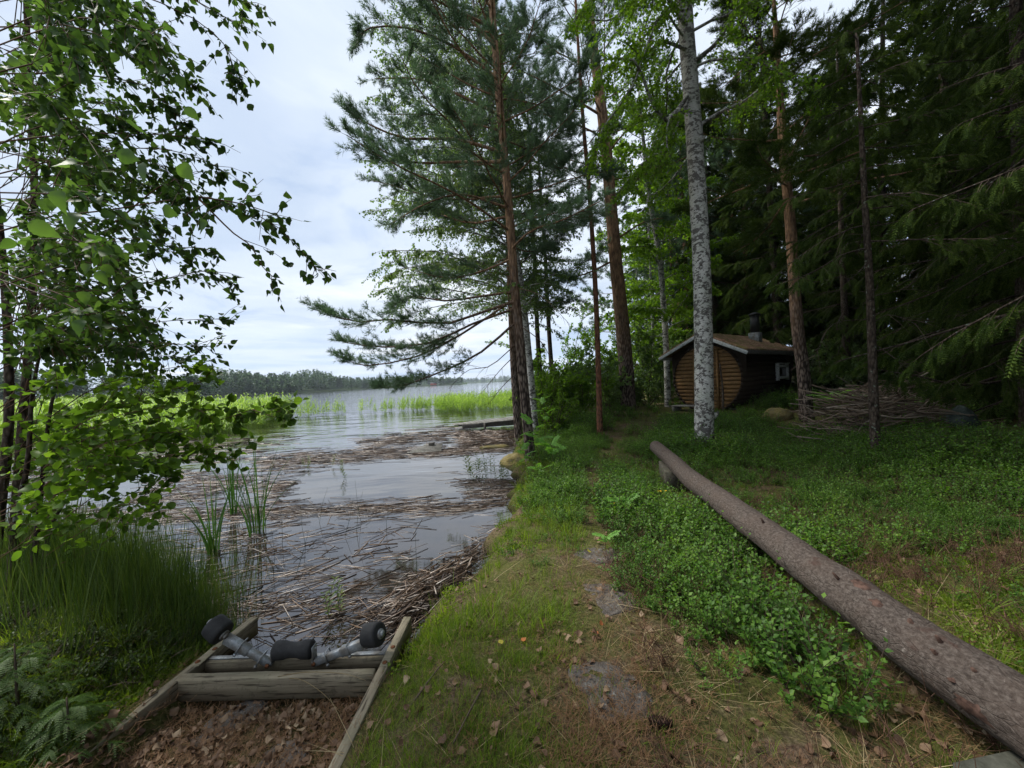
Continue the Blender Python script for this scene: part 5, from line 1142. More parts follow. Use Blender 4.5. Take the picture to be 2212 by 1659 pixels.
# ------------------------------------------------------------------ scattering of ground cover (masses nobody could count)
def scatter(name, temps, mats, pos, rot, scl, label, kind='stuff', seed=0):
    """one object; geometry nodes put a copy of one of the templates on every point"""
    n = len(pos); me = bpy.data.meshes.new(name); me.vertices.add(n); me.vertices.foreach_set('co', np.asarray(pos, float).ravel())
    a = me.attributes.new('rot', 'FLOAT_VECTOR', 'POINT'); a.data.foreach_set('vector', np.asarray(rot, float).ravel())
    a = me.attributes.new('scl', 'FLOAT', 'POINT'); a.data.foreach_set('value', np.asarray(scl, float).ravel())
    pick = np.random.default_rng(seed).integers(0, len(temps), n); a = me.attributes.new('pick', 'INT', 'POINT'); a.data.foreach_set('value', pick.astype(np.int32))
    o = link(name, me)
    ng = bpy.data.node_groups.new(name + '_scatter', 'GeometryNodeTree'); ng.interface.new_socket('Geometry', in_out='INPUT', socket_type='NodeSocketGeometry'); ng.interface.new_socket('Geometry', in_out='OUTPUT', socket_type='NodeSocketGeometry')
    N = ng.nodes; L = ng.links; gi = N.new('NodeGroupInput'); go = N.new('NodeGroupOutput'); jn = N.new('GeometryNodeJoinGeometry'); L.new(jn.outputs[0], go.inputs[0])
    def attr(nm, typ):
        q_ = N.new('GeometryNodeInputNamedAttribute'); q_.data_type = typ; q_.inputs['Name'].default_value = nm; return q_.outputs[0]
    ar, as_, ap = attr('rot', 'FLOAT_VECTOR'), attr('scl', 'FLOAT'), attr('pick', 'INT')
    for k, mb_ in enumerate(temps):
        to = bpy.data.objects.new('template', mb_.mesh('template', mats))      # never linked: only the nodes use it
        oi = N.new('GeometryNodeObjectInfo'); oi.inputs['Object'].default_value = to; oi.inputs['As Instance'].default_value = True
        cp = N.new('FunctionNodeCompare'); cp.data_type = 'INT'; cp.operation = 'EQUAL'; L.new(ap, cp.inputs[2]); cp.inputs[3].default_value = k
        ip = N.new('GeometryNodeInstanceOnPoints'); L.new(gi.outputs[0], ip.inputs['Points']); L.new(cp.outputs[0], ip.inputs['Selection']); L.new(oi.outputs['Geometry'], ip.inputs['Instance']); L.new(ar, ip.inputs['Rotation']); L.new(as_, ip.inputs['Scale'])
        L.new(ip.outputs[0], jn.inputs[0])
    md = o.modifiers.new('scatter', 'NODES'); md.node_group = ng
    return tag(o, label, kind=kind)
def blades(mb, n, h, w, spread, lean, rad, seg=3, flat=0.0, mi=0, g=None):
    g = g or rng
    for i in range(n):
        a = g.uniform(0, 6.28); r_ = rad * math.sqrt(g.uniform(0, 1)); o = np.array([math.cos(a) * r_, math.sin(a) * r_, -.02]); az = a + g.normal(0, .8); hh = h * g.uniform(.55, 1.1); ln = lean * g.uniform(.3, 1.2)
        ww = w * g.uniform(.7, 1.2); sd_ = np.array([-math.sin(az + .5), math.cos(az + .5), 0]); V = []
        for k in range(seg + 1):
            t = k / seg; x = ln * hh * t * t + spread * t * .3; z = hh * (t - .35 * ln * t * t) * (1 - flat); c = o + np.array([math.cos(az) * x, math.sin(az) * x, z])
            if k < seg: V += [c - sd_ * ww / 2 * (1 - t * .6), c + sd_ * ww / 2 * (1 - t * .6)]
            else: V.append(c)
        f = [(2 * k, 2 * k + 1, 2 * k + 3, 2 * k + 2) for k in range(seg - 1)] + [(2 * seg - 2, 2 * seg - 1, 2 * seg)]; mb.add(V, f, mi)
    return mb
def bilberry_clump(h=.20, n=11, leaf=.020, rad=.11):
    mb = MB(); P0, P1, P2 = [], [], []; LP, LD = [], []
    for i in range(n):
        a = rng.uniform(0, 6.28); r_ = rad * math.sqrt(rng.uniform(0, 1)); o = np.array([math.cos(a) * r_, math.sin(a) * r_, -.02]); d = unit(np.array([math.cos(a) * .35, math.sin(a) * .35, 1]) + rng.normal(0, .12, 3)); H_ = h * rng.uniform(.6, 1.1)
        for j in range(3):
            st = o + d * H_ * rng.uniform(.2, .5) if j else o; dd = unit(d + rng.normal(0, .45, 3) * (j > 0)); L_ = H_ * (1 if j == 0 else rng.uniform(.4, .65)); P0.append(st); P1.append(st + dd * L_ * .5); P2.append(st + dd * L_)
            m_ = 8; t = np.linspace(.3, 1, m_)[:, None]; LP.append(st + dd * L_ * t); az = np.arange(m_) * math.pi + rng.uniform(0, 6); LD.append(np.stack([np.cos(az), np.sin(az), np.full(m_, .25)], 1) * .9 + dd * .45)
    twigs(mb, np.array(P0), np.array(P1), np.array(P2), .0016, .0007, 0); P = np.concatenate(LP); D = np.concatenate(LD); m_ = len(P)
    place(mb, LEAF_Q[0] * np.array([.8, 1, 1]), LEAF_Q[1], P, frames(D + rng.normal(0, .2, (m_, 3)), rng.normal(0, .35, m_)), leaf * rng.uniform(.7, 1.25, m_), 1); return mb
path_line = np.array([(.35, -1), (.38, 1.2), (.42, 2.05), (.58, 2.87), (.72, 3.64), (.85, 4.6), (1.12, 5.83), (1.45, 7.2), (2.3, 9.0), (3.6, 11.3), (5.0, 12.0)])
def pd_(x, y):
    d = np.full(x.shape, 99.)
    for a, b_ in zip(path_line[:-1], path_line[1:]):
        e = b_ - a; t = np.clip(((x - a[0]) * e[0] + (y - a[1]) * e[1]) / (e @ e), 0, 1); d = np.minimum(d, np.hypot(x - a[0] - t * e[0], y - a[1] - t * e[1]))
    return d
def path_x(y): return np.interp(y, path_line[:, 1], path_line[:, 0])
def nz(x, y, s, o=0): return .5 + .5 * bumps(x * s + o, y * s - o) * 1.2
def cand(n, y0, y1, pw=1.2, spread=1.5, xlim=(-99, 99)):
    t = rng.uniform(0, 1, n); e = 1 - pw; y = (y0 ** e + t * (y1 ** e - y0 ** e)) ** (1 / e); x = rng.uniform(-1, 1, n) * spread * (y + .3); k = (x > xlim[0]) & (x < xlim[1]); return x[k], y[k]
def slipmask(x, y): return (x > -2.22) & (x < -.80) & (y < 3.0)
def logd(x, y): return np.abs(x - np.interp(y, [p_[1] for p_ in Pl], [p_[0] for p_ in Pl]))
def up_rot(n, tilt=.12): return np.stack([rng.normal(0, tilt, n), rng.normal(0, tilt, n), rng.uniform(0, 6.28, n)], 1)
def lay(name, temps, mats, x, y, scl, label, tilt=.12, dz=0, seed=0):
    z = H(x, y); return scatter(name, temps, mats, np.stack([x, y, z + dz], 1), up_rot(len(x), tilt), scl, label, seed=seed)

# bilberry
x, y = cand(54000, 1.4, 19, .8)
d = sdist(x, y); px_ = path_x(y); dpth = pd_(x, y)
right = (x > px_ + .16 * (y < 7)) & ((dpth > .17 + .12 * nz(x, y, 2.2)) | (y > 6.6)); edge = 1.55 + .55 * np.clip(1.3 - (x - px_), 0, 1.2) + .35 * np.sin(x * 4) + .25 * np.sin(x * 11 + 1)
dens = np.where(right, sst(0, 1.1, (y - edge) / .9 + .3 * nz(x, y, 1.5)) * np.clip(1.9 * nz(x, y, 2.2, 7) - .12, .12, 1), 0)
left_ = (x < px_ - .14) & (d > .3) & (y > 3.3) & (x > -.8); dens = np.where(left_, .95 * sst(3.0, 4.2, y) * (.4 + nz(x, y, 1.4, 3)), dens)
dens *= np.where(logd(x, y) < .17, np.where((y < 6.8) & (y > .2), 0.12, 1), 1)
far_r = (x > 2.1) & (y < 4.6); dens *= np.where(far_r, np.clip(nz(x, y, 1.1, 5) * 1.6 - .15 - .25 * (y < 2.8), .12, 1), 1)
dens *= np.where((y > 9.2) & (x < 6) & (x > 2.0) & (dpth < .8), .2, 1) * np.where((y > 12.2) & (x > 4), .4, 1)
dens *= np.where(nz(x, y, .9, 9) < .34, .22, 1) * np.where((y < 3.3) & (nz(x, y, 3.1, 4) < .58), .10, 1)
loc_ = (x - FC[0]) * aX[0] + (y - FC[1]) * aX[1], (x - FC[0]) * bY[0] + (y - FC[1]) * bY[1]
dens *= ~((np.abs(loc_[0]) < 1.0) & (loc_[1] > -.1) & (loc_[1] < LEN))
k = (rng.uniform(0, 1, len(x)) < dens) & (d > .12); x, y = x[k], y[k]
bil = [bilberry_clump() for _ in range(3)] + [bilberry_clump(.30, 9, .022, .11), bilberry_clump(.15, 10, .018, .12)]
lay('bilberry_bushes', bil, [M['twig'], M['bilberry']], x, y, rng.uniform(.6, 1.4, len(x)) * (.75 + .5 * nz(x, y, 2.5, 2)) * (1 + .02 * y) * np.where((x < path_x(y)) & (y < 6), .62, 1) * (.78 + .22 * sst(2.2, 4.5, y)), 'green bilberry bushes carpeting the forest floor', seed=2); print('bilberry', len(x))
# grass
def gt(n, h, w, lean, rad, flat=0, seg=3): return blades(MB(), n, h, w, .03, lean, rad, seg, flat)
x, y = cand(44000, 1.0, 14, 1.35, 1.45, (-3.4, 7)); d = sdist(x, y); px_ = path_x(y); dp = pd_(x, y)
bank = sst(1.2, .2, d) * sst(2.2, 3.2, y); dens = .50 - .1 * (y < 2.0) + .6 * bank * (y > 2.6) * (x < px_ + .1)
dens = np.where((x < px_ - .12) & (y > 2.15) & (y < 8), np.maximum(dens, 1.1), dens); dens *= np.where(dp < .14, .3, 1); dens *= np.where((x > px_ + .3) & (y > 2.6), .12, 1) * np.where(x > 1.9, .3, 1); dens *= np.clip(nz(x, y, 1.7, 4) * 1.5, .1, 1.2)
k = (rng.uniform(0, 1, len(x)) < dens) & (d > .0) & ~slipmask(x, y); x, y = x[k], y[k]
lay('grass', [gt(16, .13, .0035, .6, .05), gt(20, .10, .003, .9, .06), gt(12, .17, .004, .5, .04)], M['grass'], x, y, rng.uniform(.5, 1.25, len(x)) * np.where((x > path_x(y)) | (y < 2.5), .65, 1.25), 'thin green grass along the bank and beside the path', .2, seed=3); print('grass', len(x))
x, y = cand(16000, .9, 9, 1.6, 1.45, (-2.9, 6)); d = sdist(x, y); dens = np.clip(nz(x, y, 1.3, 8) * 1.4 - .1, .05, 1) * np.where((x > path_x(y) + .35) & (y > 2.8), .2, 1) * np.where(y > 4, .45, 1) * np.where(x > 1.9, .2, 1)
k = (rng.uniform(0, 1, len(x)) < dens) & (d > .05) & ~slipmask(x, y); x, y = x[k], y[k]
lay('dry_grass', [gt(9, .14, .003, 2.2, .06, .72, 4), gt(11, .11, .0028, 2.6, .07, .8, 4), gt(6, .17, .003, 1.8, .04, .7, 4)], M['dry_grass'], x, y, rng.uniform(.5, 1.35, len(x)), 'dead straw coloured grass matted on the ground', .25, .008, seed=4)
x, y = cand(2600, 1.5, 12, 1.3, 1.3, (-2.6, 9)); d = sdist(x, y); k = (rng.uniform(0, 1, len(x)) < np.where((x < path_x(y) - .1) & (y > 2.2), .55, .10)) & (d > .05) & ~slipmask(x, y) & (nz(x, y, 2.6, 2) > .45); x, y = x[k], y[k]
lay('grass_tufts', [gt(34, .26, .0042, .55, .05, 0, 4), gt(26, .32, .004, .8, .04, 0, 4)], M['grass'], x, y, rng.uniform(.45, 1.0, len(x)), 'taller tufts of green grass on the bank', .15, seed=12)
def dead_heather(n):
    mb = MB(); P0, P1, P2 = [], [], []
    for i in range(n):
        a = U(0, 6.28); o = np.array([math.cos(a), math.sin(a), 0]) * U(0, .08); d = unit(np.array([math.cos(a) * U(.2, .9), math.sin(a) * U(.2, .9), 1])); L_ = U(.08, .24); P0.append(o); P1.append(o + d * L_ * .5 + rng.normal(0, .008, 3)); P2.append(o + d * L_ + rng.normal(0, .02, 3))
        for j in range(3): q_ = o + d * L_ * U(.3, .9); e = unit(d + rng.normal(0, .6, 3)); P0.append(q_); P1.append(q_ + e * .02); P2.append(q_ + e * U(.03, .08))
    twigs(mb, np.array(P0), np.array(P1), np.array(P2), .0016, .0007); return mb
U = rng.uniform
x, y = cand(5200, 1.3, 12, 1.02); k = (sdist(x, y) > .3) & (x > path_x(y) + .1) & (rng.uniform(0, 1, len(x)) < np.where(y < 2.8, .10, .25 + .6 * (nz(x, y, 1.1, 5) < .45))) & ~slipmask(x, y); x, y = x[k], y[k]
lay('dead_heather', [dead_heather(9), dead_heather(6)], M['red_twig'], x, y, rng.uniform(.6, 1.4, len(x)), 'bare brown dwarf shrub stems between the bilberries', .2, seed=13)
# moss and clover like tiny leaves filling the sward
def cushion(n, r_, sz):
    mb = MB(); P = np.stack([rng.normal(0, r_ * .5, n), rng.normal(0, r_ * .5, n), rng.uniform(.003, .035, n)], 1); place(mb, *LEAF_Q, P, frames(sph(n) * .5 + np.array([0, 0, .9]), rng.uniform(0, 6, n)), sz * rng.uniform(.6, 1.3, n)); return mb
x, y = cand(26000, 1.0, 12, 1.4, 1.45, (-3.2, 6)); d = sdist(x, y); dens = np.clip(nz(x, y, 1.9, 1) * 1.8 - .3 - .35 * (y < 2.8), 0, 1) * np.where(pd_(x, y) < .18, .3, 1) * np.where(x > 1.9, .25, 1); k = (rng.uniform(0, 1, len(x)) < dens) & (d > .05) & ~slipmask(x, y); x, y = x[k], y[k]
lay('moss', [cushion(60, .07, .014), cushion(44, .06, .016)], M['grass'], x, y, rng.uniform(.6, 1.3, len(x)), 'low moss and small herbs between the grass', .2, seed=5)
# litter
def leafv(tmpl, crink):
    tv, tf = tmpl; tv = tv.copy(); tv[:, 2] += crink * np.sin(tv[:, 1] * 5 + tv[:, 0] * 4) + rng.normal(0, .03, len(tv)); tv[:, 2] += crink * 2.0 * tv[:, 0] ** 2; tv[:, 1] -= .5; mb = MB(); mb.add(tv, tf[0]); mb.f.append((tf[1], 0)) if isinstance(tf, list) else None; return mb
LV = [leafv(BIRCH_D, .12), leafv(ROUND_D, .15), leafv(BIRCH_D, -.18), leafv(ROUND_D, .28)]
x1, y1 = rng.uniform(-2.15, -.9, 1500), rng.uniform(1.1, 2.32, 1500); x1b, y1b = rng.uniform(-2.0, -.9, 240), rng.uniform(2.36, 2.75, 240)
x2, y2 = cand(19000, .95, 8, 1.6, 1.45, (-3.2, 6)); d = sdist(x2, y2); dens = np.clip(nz(x2, y2, 1.2, 6) * 1.5 - .3, .14, 1) * np.where((x2 > .9) & (x2 < 2) & (y2 > 2.7), .3, .8) * np.where(y2 > 4, .35, 1); k = (rng.uniform(0, 1, len(x2)) < dens) & (d > .1) & ~slipmask(x2, y2); x2, y2 = x2[k], y2[k]
x, y = np.concatenate([x1, x1b, x2]), np.concatenate([y1, y1b, y2]); z = H(x, y) + rng.uniform(.004, .03, len(x))
scatter('fallen_leaves', LV, M['dead_leaf'], np.stack([x, y, z], 1), np.stack([rng.normal(0, .35, len(x)), rng.normal(0, .35, len(x)), rng.uniform(0, 6.28, len(x))], 1), rng.uniform(.014, .052, len(x)), 'brown curled dead leaves covering the ground', seed=6)
def needles(n, L_, w, r_):
    mb = MB(); P = np.stack([rng.normal(0, r_, n), rng.normal(0, r_, n), rng.uniform(.002, .018, n)], 1); a = rng.uniform(0, 6.28, n); D = np.stack([np.cos(a), np.sin(a), rng.normal(0, .12, n)], 1); tv = np.array([[-.5, 0, 0], [.5, 0, 0], [.5, 1, .02], [-.5, 1, .02]]); tf = np.array([[0, 1, 2, 3]]); s = np.stack([np.full(n, w), L_ * rng.uniform(.5, 1.2, n), np.ones(n)], 1); place(mb, tv, tf, P, frames(D), s); return mb
x, y = cand(7000, .95, 10, 1.5, 1.45, (-3, 6)); k = (sdist(x, y) > .05) & (rng.uniform(0, 1, len(x)) < np.where(pd_(x, y) < .32, 1, .25)); x, y = x[k], y[k]; xs, ys = rng.uniform(-2.15, -.9, 650), rng.uniform(1.1, 2.7, 650); x, y = np.concatenate([x, xs]), np.concatenate([y, ys])
lay('needle_litter', [needles(34, .035, .0016, .05), needles(26, .06, .002, .06)], M['needle_litter'], x, y, rng.uniform(.5, 1.0, len(x)), 'rust brown fallen needles and bits of straw', .05, .004, seed=7)

# ------------------------------------------------------------------ rushes on the near left bank
x = rng.uniform(-5.6, -2.15, 2300); y = np.interp(-x, [2.1, 2.6, 3.4, 5, 8], [2.95, 3.2, 3.5, 4.4, 6.2]) + rng.normal(-.1, .42, len(x)); k = (y > 2.0) & ~((x > -2.5) & (y < 2.7)) & ~((x > -2.55) & (y > 3.2)); x, y = x[k], y[k]
hh = rng.uniform(.55, 1.1, len(x)) * np.interp(-x, [2.1, 2.6, 3.2, 6], [.72, 1.0, 1.1, 1.15]); z = np.maximum(H(x, y), WL - .2)
scatter('rushes', [blades(MB(), 5, .76, .0055, .04, .08, .06, 4), blades(MB(), 4, .84, .005, .04, .12, .06, 4), blades(MB(), 5, .6, .005, .06, .35, .07, 4)], M['rush'], np.stack([x, y, z], 1), up_rot(len(x), .09), hh, 'dense dark green rushes on the wet bank', seed=8)
x, y = rng.uniform(-4.2, -2.3, 900), rng.uniform(1.2, 3.1, 900); k = sdist(x, y) > .05; x, y = x[k], y[k]
lay('bank_herbs', [bilberry_clump(.14, 7, .02, .1), gt(10, .2, .004, 1.0, .06)], [M['twig'], M['rush']], x, y, rng.uniform(.6, 1.2, len(x)), 'dark low herbs and tangled grass left of the timber frame', .3, seed=9)

# ------------------------------------------------------------------ reed beds in the lake
def reed_clump(n, h, rad, w=.045):
    mb = MB()
    for i in range(n):
        a = rng.uniform(0, 6.28); r_ = rad * math.sqrt(rng.uniform(0, 1)); o = np.array([math.cos(a) * r_, math.sin(a) * r_, -.1]); hh = h * rng.uniform(.7, 1.15); lx = rng.normal(.06, .06); ly = rng.normal(0, .05)
        top = o + np.array([lx * hh, ly * hh, hh]); twigs(mb, o[None], (o * .55 + top * .45)[None], top[None], .0045, .002)
        for j in range(6):
            t = .3 + .7 * j / 5.; b_ = o + (top - o) * t; az = rng.normal(0, .9) + (math.pi if rng.uniform() < .35 else 0); d_ = np.array([math.cos(az), math.sin(az) * .8, 0]); L_ = .34 * rng.uniform(.7, 1.2) * (1.1 - .4 * t); s_ = np.array([-d_[1], d_[0], .4]) * w / 2
            m_ = b_ + d_ * L_ * .5 + np.array([0, 0, .16 * L_ + .10]); e = b_ + d_ * L_ + np.array([0, 0, .02]); mb.add([b_ - s_ * .6, b_ + s_ * .6, m_ + s_, m_ - s_, e], [(0, 1, 2, 3), (3, 2, 4)])
    return mb
rc = [reed_clump(7, 1.25, .22) for _ in range(4)]
def reedbed(name, pts, n, s, label, seed, edge_soft=.35):
    P = np.array(pts); x = rng.uniform(P[:, 0].min(), P[:, 0].max(), n); y = rng.uniform(P[:, 1].min(), P[:, 1].max(), n); ins = np.zeros(n, bool)
    xw = x + .5 * np.sin(y * 1.7) + rng.normal(0, edge_soft, n); yw = y + .5 * np.sin(x * 1.3) + rng.normal(0, edge_soft, n)
    for i in range(len(P)):
        a, b_ = P[i], P[(i + 1) % len(P)]
        if a[1] == b_[1]: continue
        ins ^= ((a[1] > yw) != (b_[1] > yw)) & (xw < (b_[0] - a[0]) * (yw - a[1]) / (b_[1] - a[1]) + a[0])
    x, y = x[ins], y[ins]; sc = rng.uniform(.6, 1.25, len(x)) * s
    scatter(name, rc, M['reed'], np.stack([x, y, np.full(len(x), WL)], 1), np.stack([rng.normal(0, .05, len(x)), rng.normal(.05, .06, len(x)), rng.uniform(-.8, .8, len(x))], 1), sc, label, seed=seed); print(name, len(x))
reedbed('reed_bed', [(-13.6, 17.4), (-14.4, 22), (-15.4, 29), (-19, 31.5), (-30, 33), (-60, 36), (-75, 34), (-60, 24), (-30, 18), (-20, 16.2)], 7500, 1.05, 'bright green reed bed beyond the floating stalks, the nearest on the open side', 10)
reedbed('reed_bed', [(-8.2, 30.5), (-5, 26.6), (-1, 25.0), (6, 27), (12, 33), (14, 40), (2, 38), (-5, 35)], 1800, .78, 'light green reed bed in front of the far shore, behind the small dock', 11, .7)
reedbed('reed_bed', [(-60, 44), (-52, 50), (-70, 90), (-150, 150), (-190, 120), (-90, 50)], 6000, 1.6, 'pale strip of distant reeds before the far wood', 12)
reedbed('sparse_reeds', [(-17, 25), (-16.2, 31), (-9, 32), (-7.5, 29.5), (-11, 27)], 46, .85, 'thin scattered reeds standing in open water between two beds', 13)
reedbed('sparse_reeds', [(-10.5, 29), (-9, 33), (-6, 32), (-6, 28.5)], 34, .7, 'thin reeds at the tip of the bed in front of the far shore', 14)

# ------------------------------------------------------------------ floating dead stalks
mb = MB(); tvs = []; a6 = [(math.cos(k * 2.0944) * .5, math.sin(k * 2.0944) * .5) for k in range(3)]
tvS = np.array([[x_, yy, z_] for yy in (-.5, .5) for x_, z_ in a6]); tfS = [np.array([[0, 1, 4, 3], [1, 2, 5, 4], [2, 0, 3, 5]]), np.array([[0, 2, 1], [3, 4, 5]])]
def stalks(n, sampler, L0, L1, w, ang, angsd, zj=.004, tilt=.01, pile=0.0):
    xs, ys = sampler(n); P = np.array([onz(a, b_, WL) for a, b_ in zip(xs, ys)]); k = (sdist(P[:, 0], P[:, 1]) < .05 + pile) & (P[:, 1] > 2.8); P = P[k]; m_ = len(P)
    a = np.radians(ang + rng.normal(0, angsd, m_)) + (rng.uniform(0, 1, m_) < .12) * rng.uniform(0, 3, m_); D = np.stack([np.cos(a), np.sin(a), rng.normal(0, tilt, m_)], 1)
    P[:, 2] += zj * rng.uniform(-.3, 1.6, m_) + pile * rng.uniform(0, 1, m_) ** 1.5; L_ = rng.uniform(L0, L1, m_); W = w * rng.uniform(.6, 1.4, m_)
    place(mb, tvS, tfS, P, frames(D, rng.uniform(0, 6, m_)), np.stack([W, L_, W * .7], 1))
U = rng.uniform
def polyband(pts, th0, th1):
    xp = [p_[0] for p_ in pts]; yp = [p_[1] for p_ in pts]
    def f(n): x_ = U(xp[0], xp[-1], n); t = (x_ - xp[0]) / (xp[-1] - xp[0]); return x_, np.interp(x_, xp, yp) + rng.normal(0, 1, n) * (th0 + (th1 - th0) * t)
    return f
def rect(x0, x1, y0, y1): return lambda n: (U(x0, x1, n), y0 + (y1 - y0) * U(0, 1, n))
def clumpy(fn, s=.012, th=.42):
    def f(n):
        x_, y_ = fn(n * 3); q_ = nz(x_ * s, y_ * s * 3, 1, 3) ; k = q_ > th; return x_[k][:n], y_[k][:n]
    return f
stalks(480, clumpy(rect(380, 1120, 1000, 1345)), .15, .6, .006, 12, 32)
stalks(780, polyband([(150, 1120), (480, 1108), (760, 1100), (1000, 1098), (1115, 1075)], 15, 7), .2, .8, .007, 6, 13, .008)
stalks(950, polyband([(560, 1010), (680, 992), (800, 982), (960, 975), (1110, 968)], 11, 4), .3, .9, .009, 4, 14, .012)
stalks(950, clumpy(rect(0, 640, 985, 1085), .012, .3), .25, .8, .009, 2, 20, .008)
stalks(330, clumpy(rect(0, 700, 940, 1000), .01, .5), .4, 1.1, .016, 2, 12, .008)
stalks(420, polyband([(780, 962), (900, 945), (1000, 935), (1100, 945)], 9, 8), .4, 1.1, .014, 12, 18, .015)
stalks(700, rect(1000, 1105, 938, 962), .4, .9, .016, -12, 25, .05, .12, .12)
stalks(330, clumpy(rect(600, 1115, 1035, 1075), .012, .4), .2, .7, .010, 8, 18)
stalks(170, polyband([(840, 1345), (900, 1300), (960, 1255), (1030, 1200), (1090, 1120)], 32, 22), .14, .45, .0075, 48, 30, .02, .10, .06)
stalks(190, rect(430, 900, 1150, 1345), .15, .5, .009, 25, 35)
stalks(130, rect(520, 900, 1290, 1400), .12, .40, .009, 25, 40, .01)
stalks(170, rect(300, 640, 1085, 1200), .2, .6, .009, 5, 25)
stalks(130, polyband([(850, 1340), (900, 1300), (960, 1258), (1010, 1225)], 24, 16), .16, .42, .013, 55, 22, .02, .16, .09)
tag(mb.build('floating_reed_stalks', M['stalk']), 'brown and grey dead reed stalks drifting in bands on the water', kind='stuff')
# dark sodden debris under the shore pile
mb = MB(); n = 1500; xs, ys = polyband([(860, 1335), (920, 1295), (980, 1255), (1030, 1190)], 22, 14)(n); P = np.array([onz(a, b_, WL) for a, b_ in zip(xs, ys)]); P[:, 2] += U(-.005, .03, n); place(mb, *LEAF_Q, P, frames(sph(n) * np.array([1, 1, .3]), U(0, 6, n)), U(.015, .05, n))
tag(mb.build('sodden_debris', M['twig']), 'dark rotting plant debris at the water edge', kind='stuff')

# ------------------------------------------------------------------ plants in the water
def iris(x, y, n, h, label, sp=.10):
    p_ = onz(x, y, WL); root = empty('flag_iris', (p_.x, p_.y, WL), label, 'water plant', 'green sword leaved plants in the water')
    for i in range(n):
        mb = MB(); a = U(0, 6.28); o = np.array([p_.x + math.cos(a) * U(0, sp), p_.y + math.sin(a) * U(0, sp), WL - .1]); hh = h * U(.55, 1.1); ln = abs(rng.normal(.12, .16)); az = a + rng.normal(0, .5); w = U(.014, .022); V = []; seg = 7; s_ = np.array([-math.sin(az + .9), math.cos(az + .9), 0]); tk = np.array([math.cos(az + .9), math.sin(az + .9), 0]) * .002
        for k in range(seg + 1):
            t = k / seg; c = o + np.array([math.cos(az), math.sin(az), 0]) * (ln * hh * t ** 2 * 1.6) + np.array([0, 0, hh * (t - .25 * ln * t ** 3)]); ww = w * (1 - .96 * max(0, (t - .45) / .55) ** 1.3) / 2; V += [c - s_ * ww, c + tk, c + s_ * ww]
        mb.add(V, [q_ for k in range(seg) for q_ in ((3 * k, 3 * k + 1, 3 * k + 4, 3 * k + 3), (3 * k + 1, 3 * k + 2, 3 * k + 5, 3 * k + 4))]); mb.build('blade', M['iris'], root)
iris(555, 1150, 24, 1.45, 'tallest clump of green sword leaves standing in the water', .16); iris(462, 1195, 18, 1.1, 'shorter clump of sword leaves nearer the rushes', .08); iris(505, 1110, 14, 1.3, 'narrow clump of sword leaves behind the tallest clump', .1)
def leafy_stem(o, h, mat, leafL, n=9):
    mb = MB(); o = np.array(o); tip = o + np.array([rng.normal(0, .05), rng.normal(0, .03), h]); twigs(mb, o[None], ((o + tip) / 2 + rng.normal(0, .01, 3))[None], tip[None], .003, .0015)
    t = np.linspace(.3, 1, n); P = np.repeat(o + (tip - o) * t[:, None], 2, 0); az = np.repeat(np.arange(n) * 1.57, 2) + np.tile([0, math.pi], n) + rng.normal(0, .2, 2 * n); D = np.stack([np.cos(az), np.sin(az), np.full(2 * n, .45)], 1)
    place(mb, LEAF_Q[0] * np.array([.42, 1, 1]), LEAF_Q[1], P, frames(D), leafL * U(.7, 1.1, 2 * n)); return mb
def stems(x0, x1, y0, y1, n, h, label, leafL=.07):
    c = onz((x0 + x1) / 2, (y0 + y1) / 2, WL); root = empty('loosestrife', (c.x, c.y, WL), label, 'water plant', 'leafy stems in the water')
    for i in range(n): q_ = onz(U(x0, x1), U(y0, y1), WL); leafy_stem((q_.x, q_.y, WL - .05), h * U(.6, 1.15), M['loosestrife'], leafL).build('stem', M['loosestrife'], root)
stems(1005, 1035, 1020, 1040, 6, .42, 'leafy green stems in the water, leftmost tuft by the bank', .10); stems(1035, 1070, 1020, 1050, 9, .5, 'yellowing leafy stems in the water, middle tuft by the bank'); stems(1070, 1108, 1015, 1045, 9, .42, 'leafy stems in the water closest to the mossy bank')
stems(695, 755, 1325, 1350, 4, .36, 'few upright leafy stems just beyond the rollers', .06); stems(655, 760, 1000, 1015, 5, .3, 'thin leafy stems in the band of stalks'); stems(745, 752, 1030, 1040, 2, .3, 'lone short stem in the calm water')
mbx = MB(); 
for (x, y, h) in [(770, 1150, .55), (745, 1160, .5), (690, 1130, .5), (660, 1180, .5), (835, 1150, .35), (900, 1240, .4), (610, 1180, .55), (590, 1250, .5), (640, 1240, .45), (780, 1130, .6)]:
    q_ = onz(x, y, WL); o = np.array(q_); tip = o + np.array([rng.normal(0, .1), 0, h]); mb = MB(); twigs(mb, o[None], ((o + tip) / 2 + rng.normal(0, .02, 3))[None], tip[None], .003, .0012); mbx.v += mb.v and []; 
    tag(mb.build('rush_stem', M['rush']), 'single thin dark rush stem standing in the water among the stalks', 'water plant', 'single rush stems in the water')
# old pale reed stumps by the rushes
mb = MB(); n = 60; xs, ys = U(520, 720, n), U(1090, 1160, n)
root = None
for (x, y) in [(640, 1120), (590, 1100), (700, 1150)]:
    pass
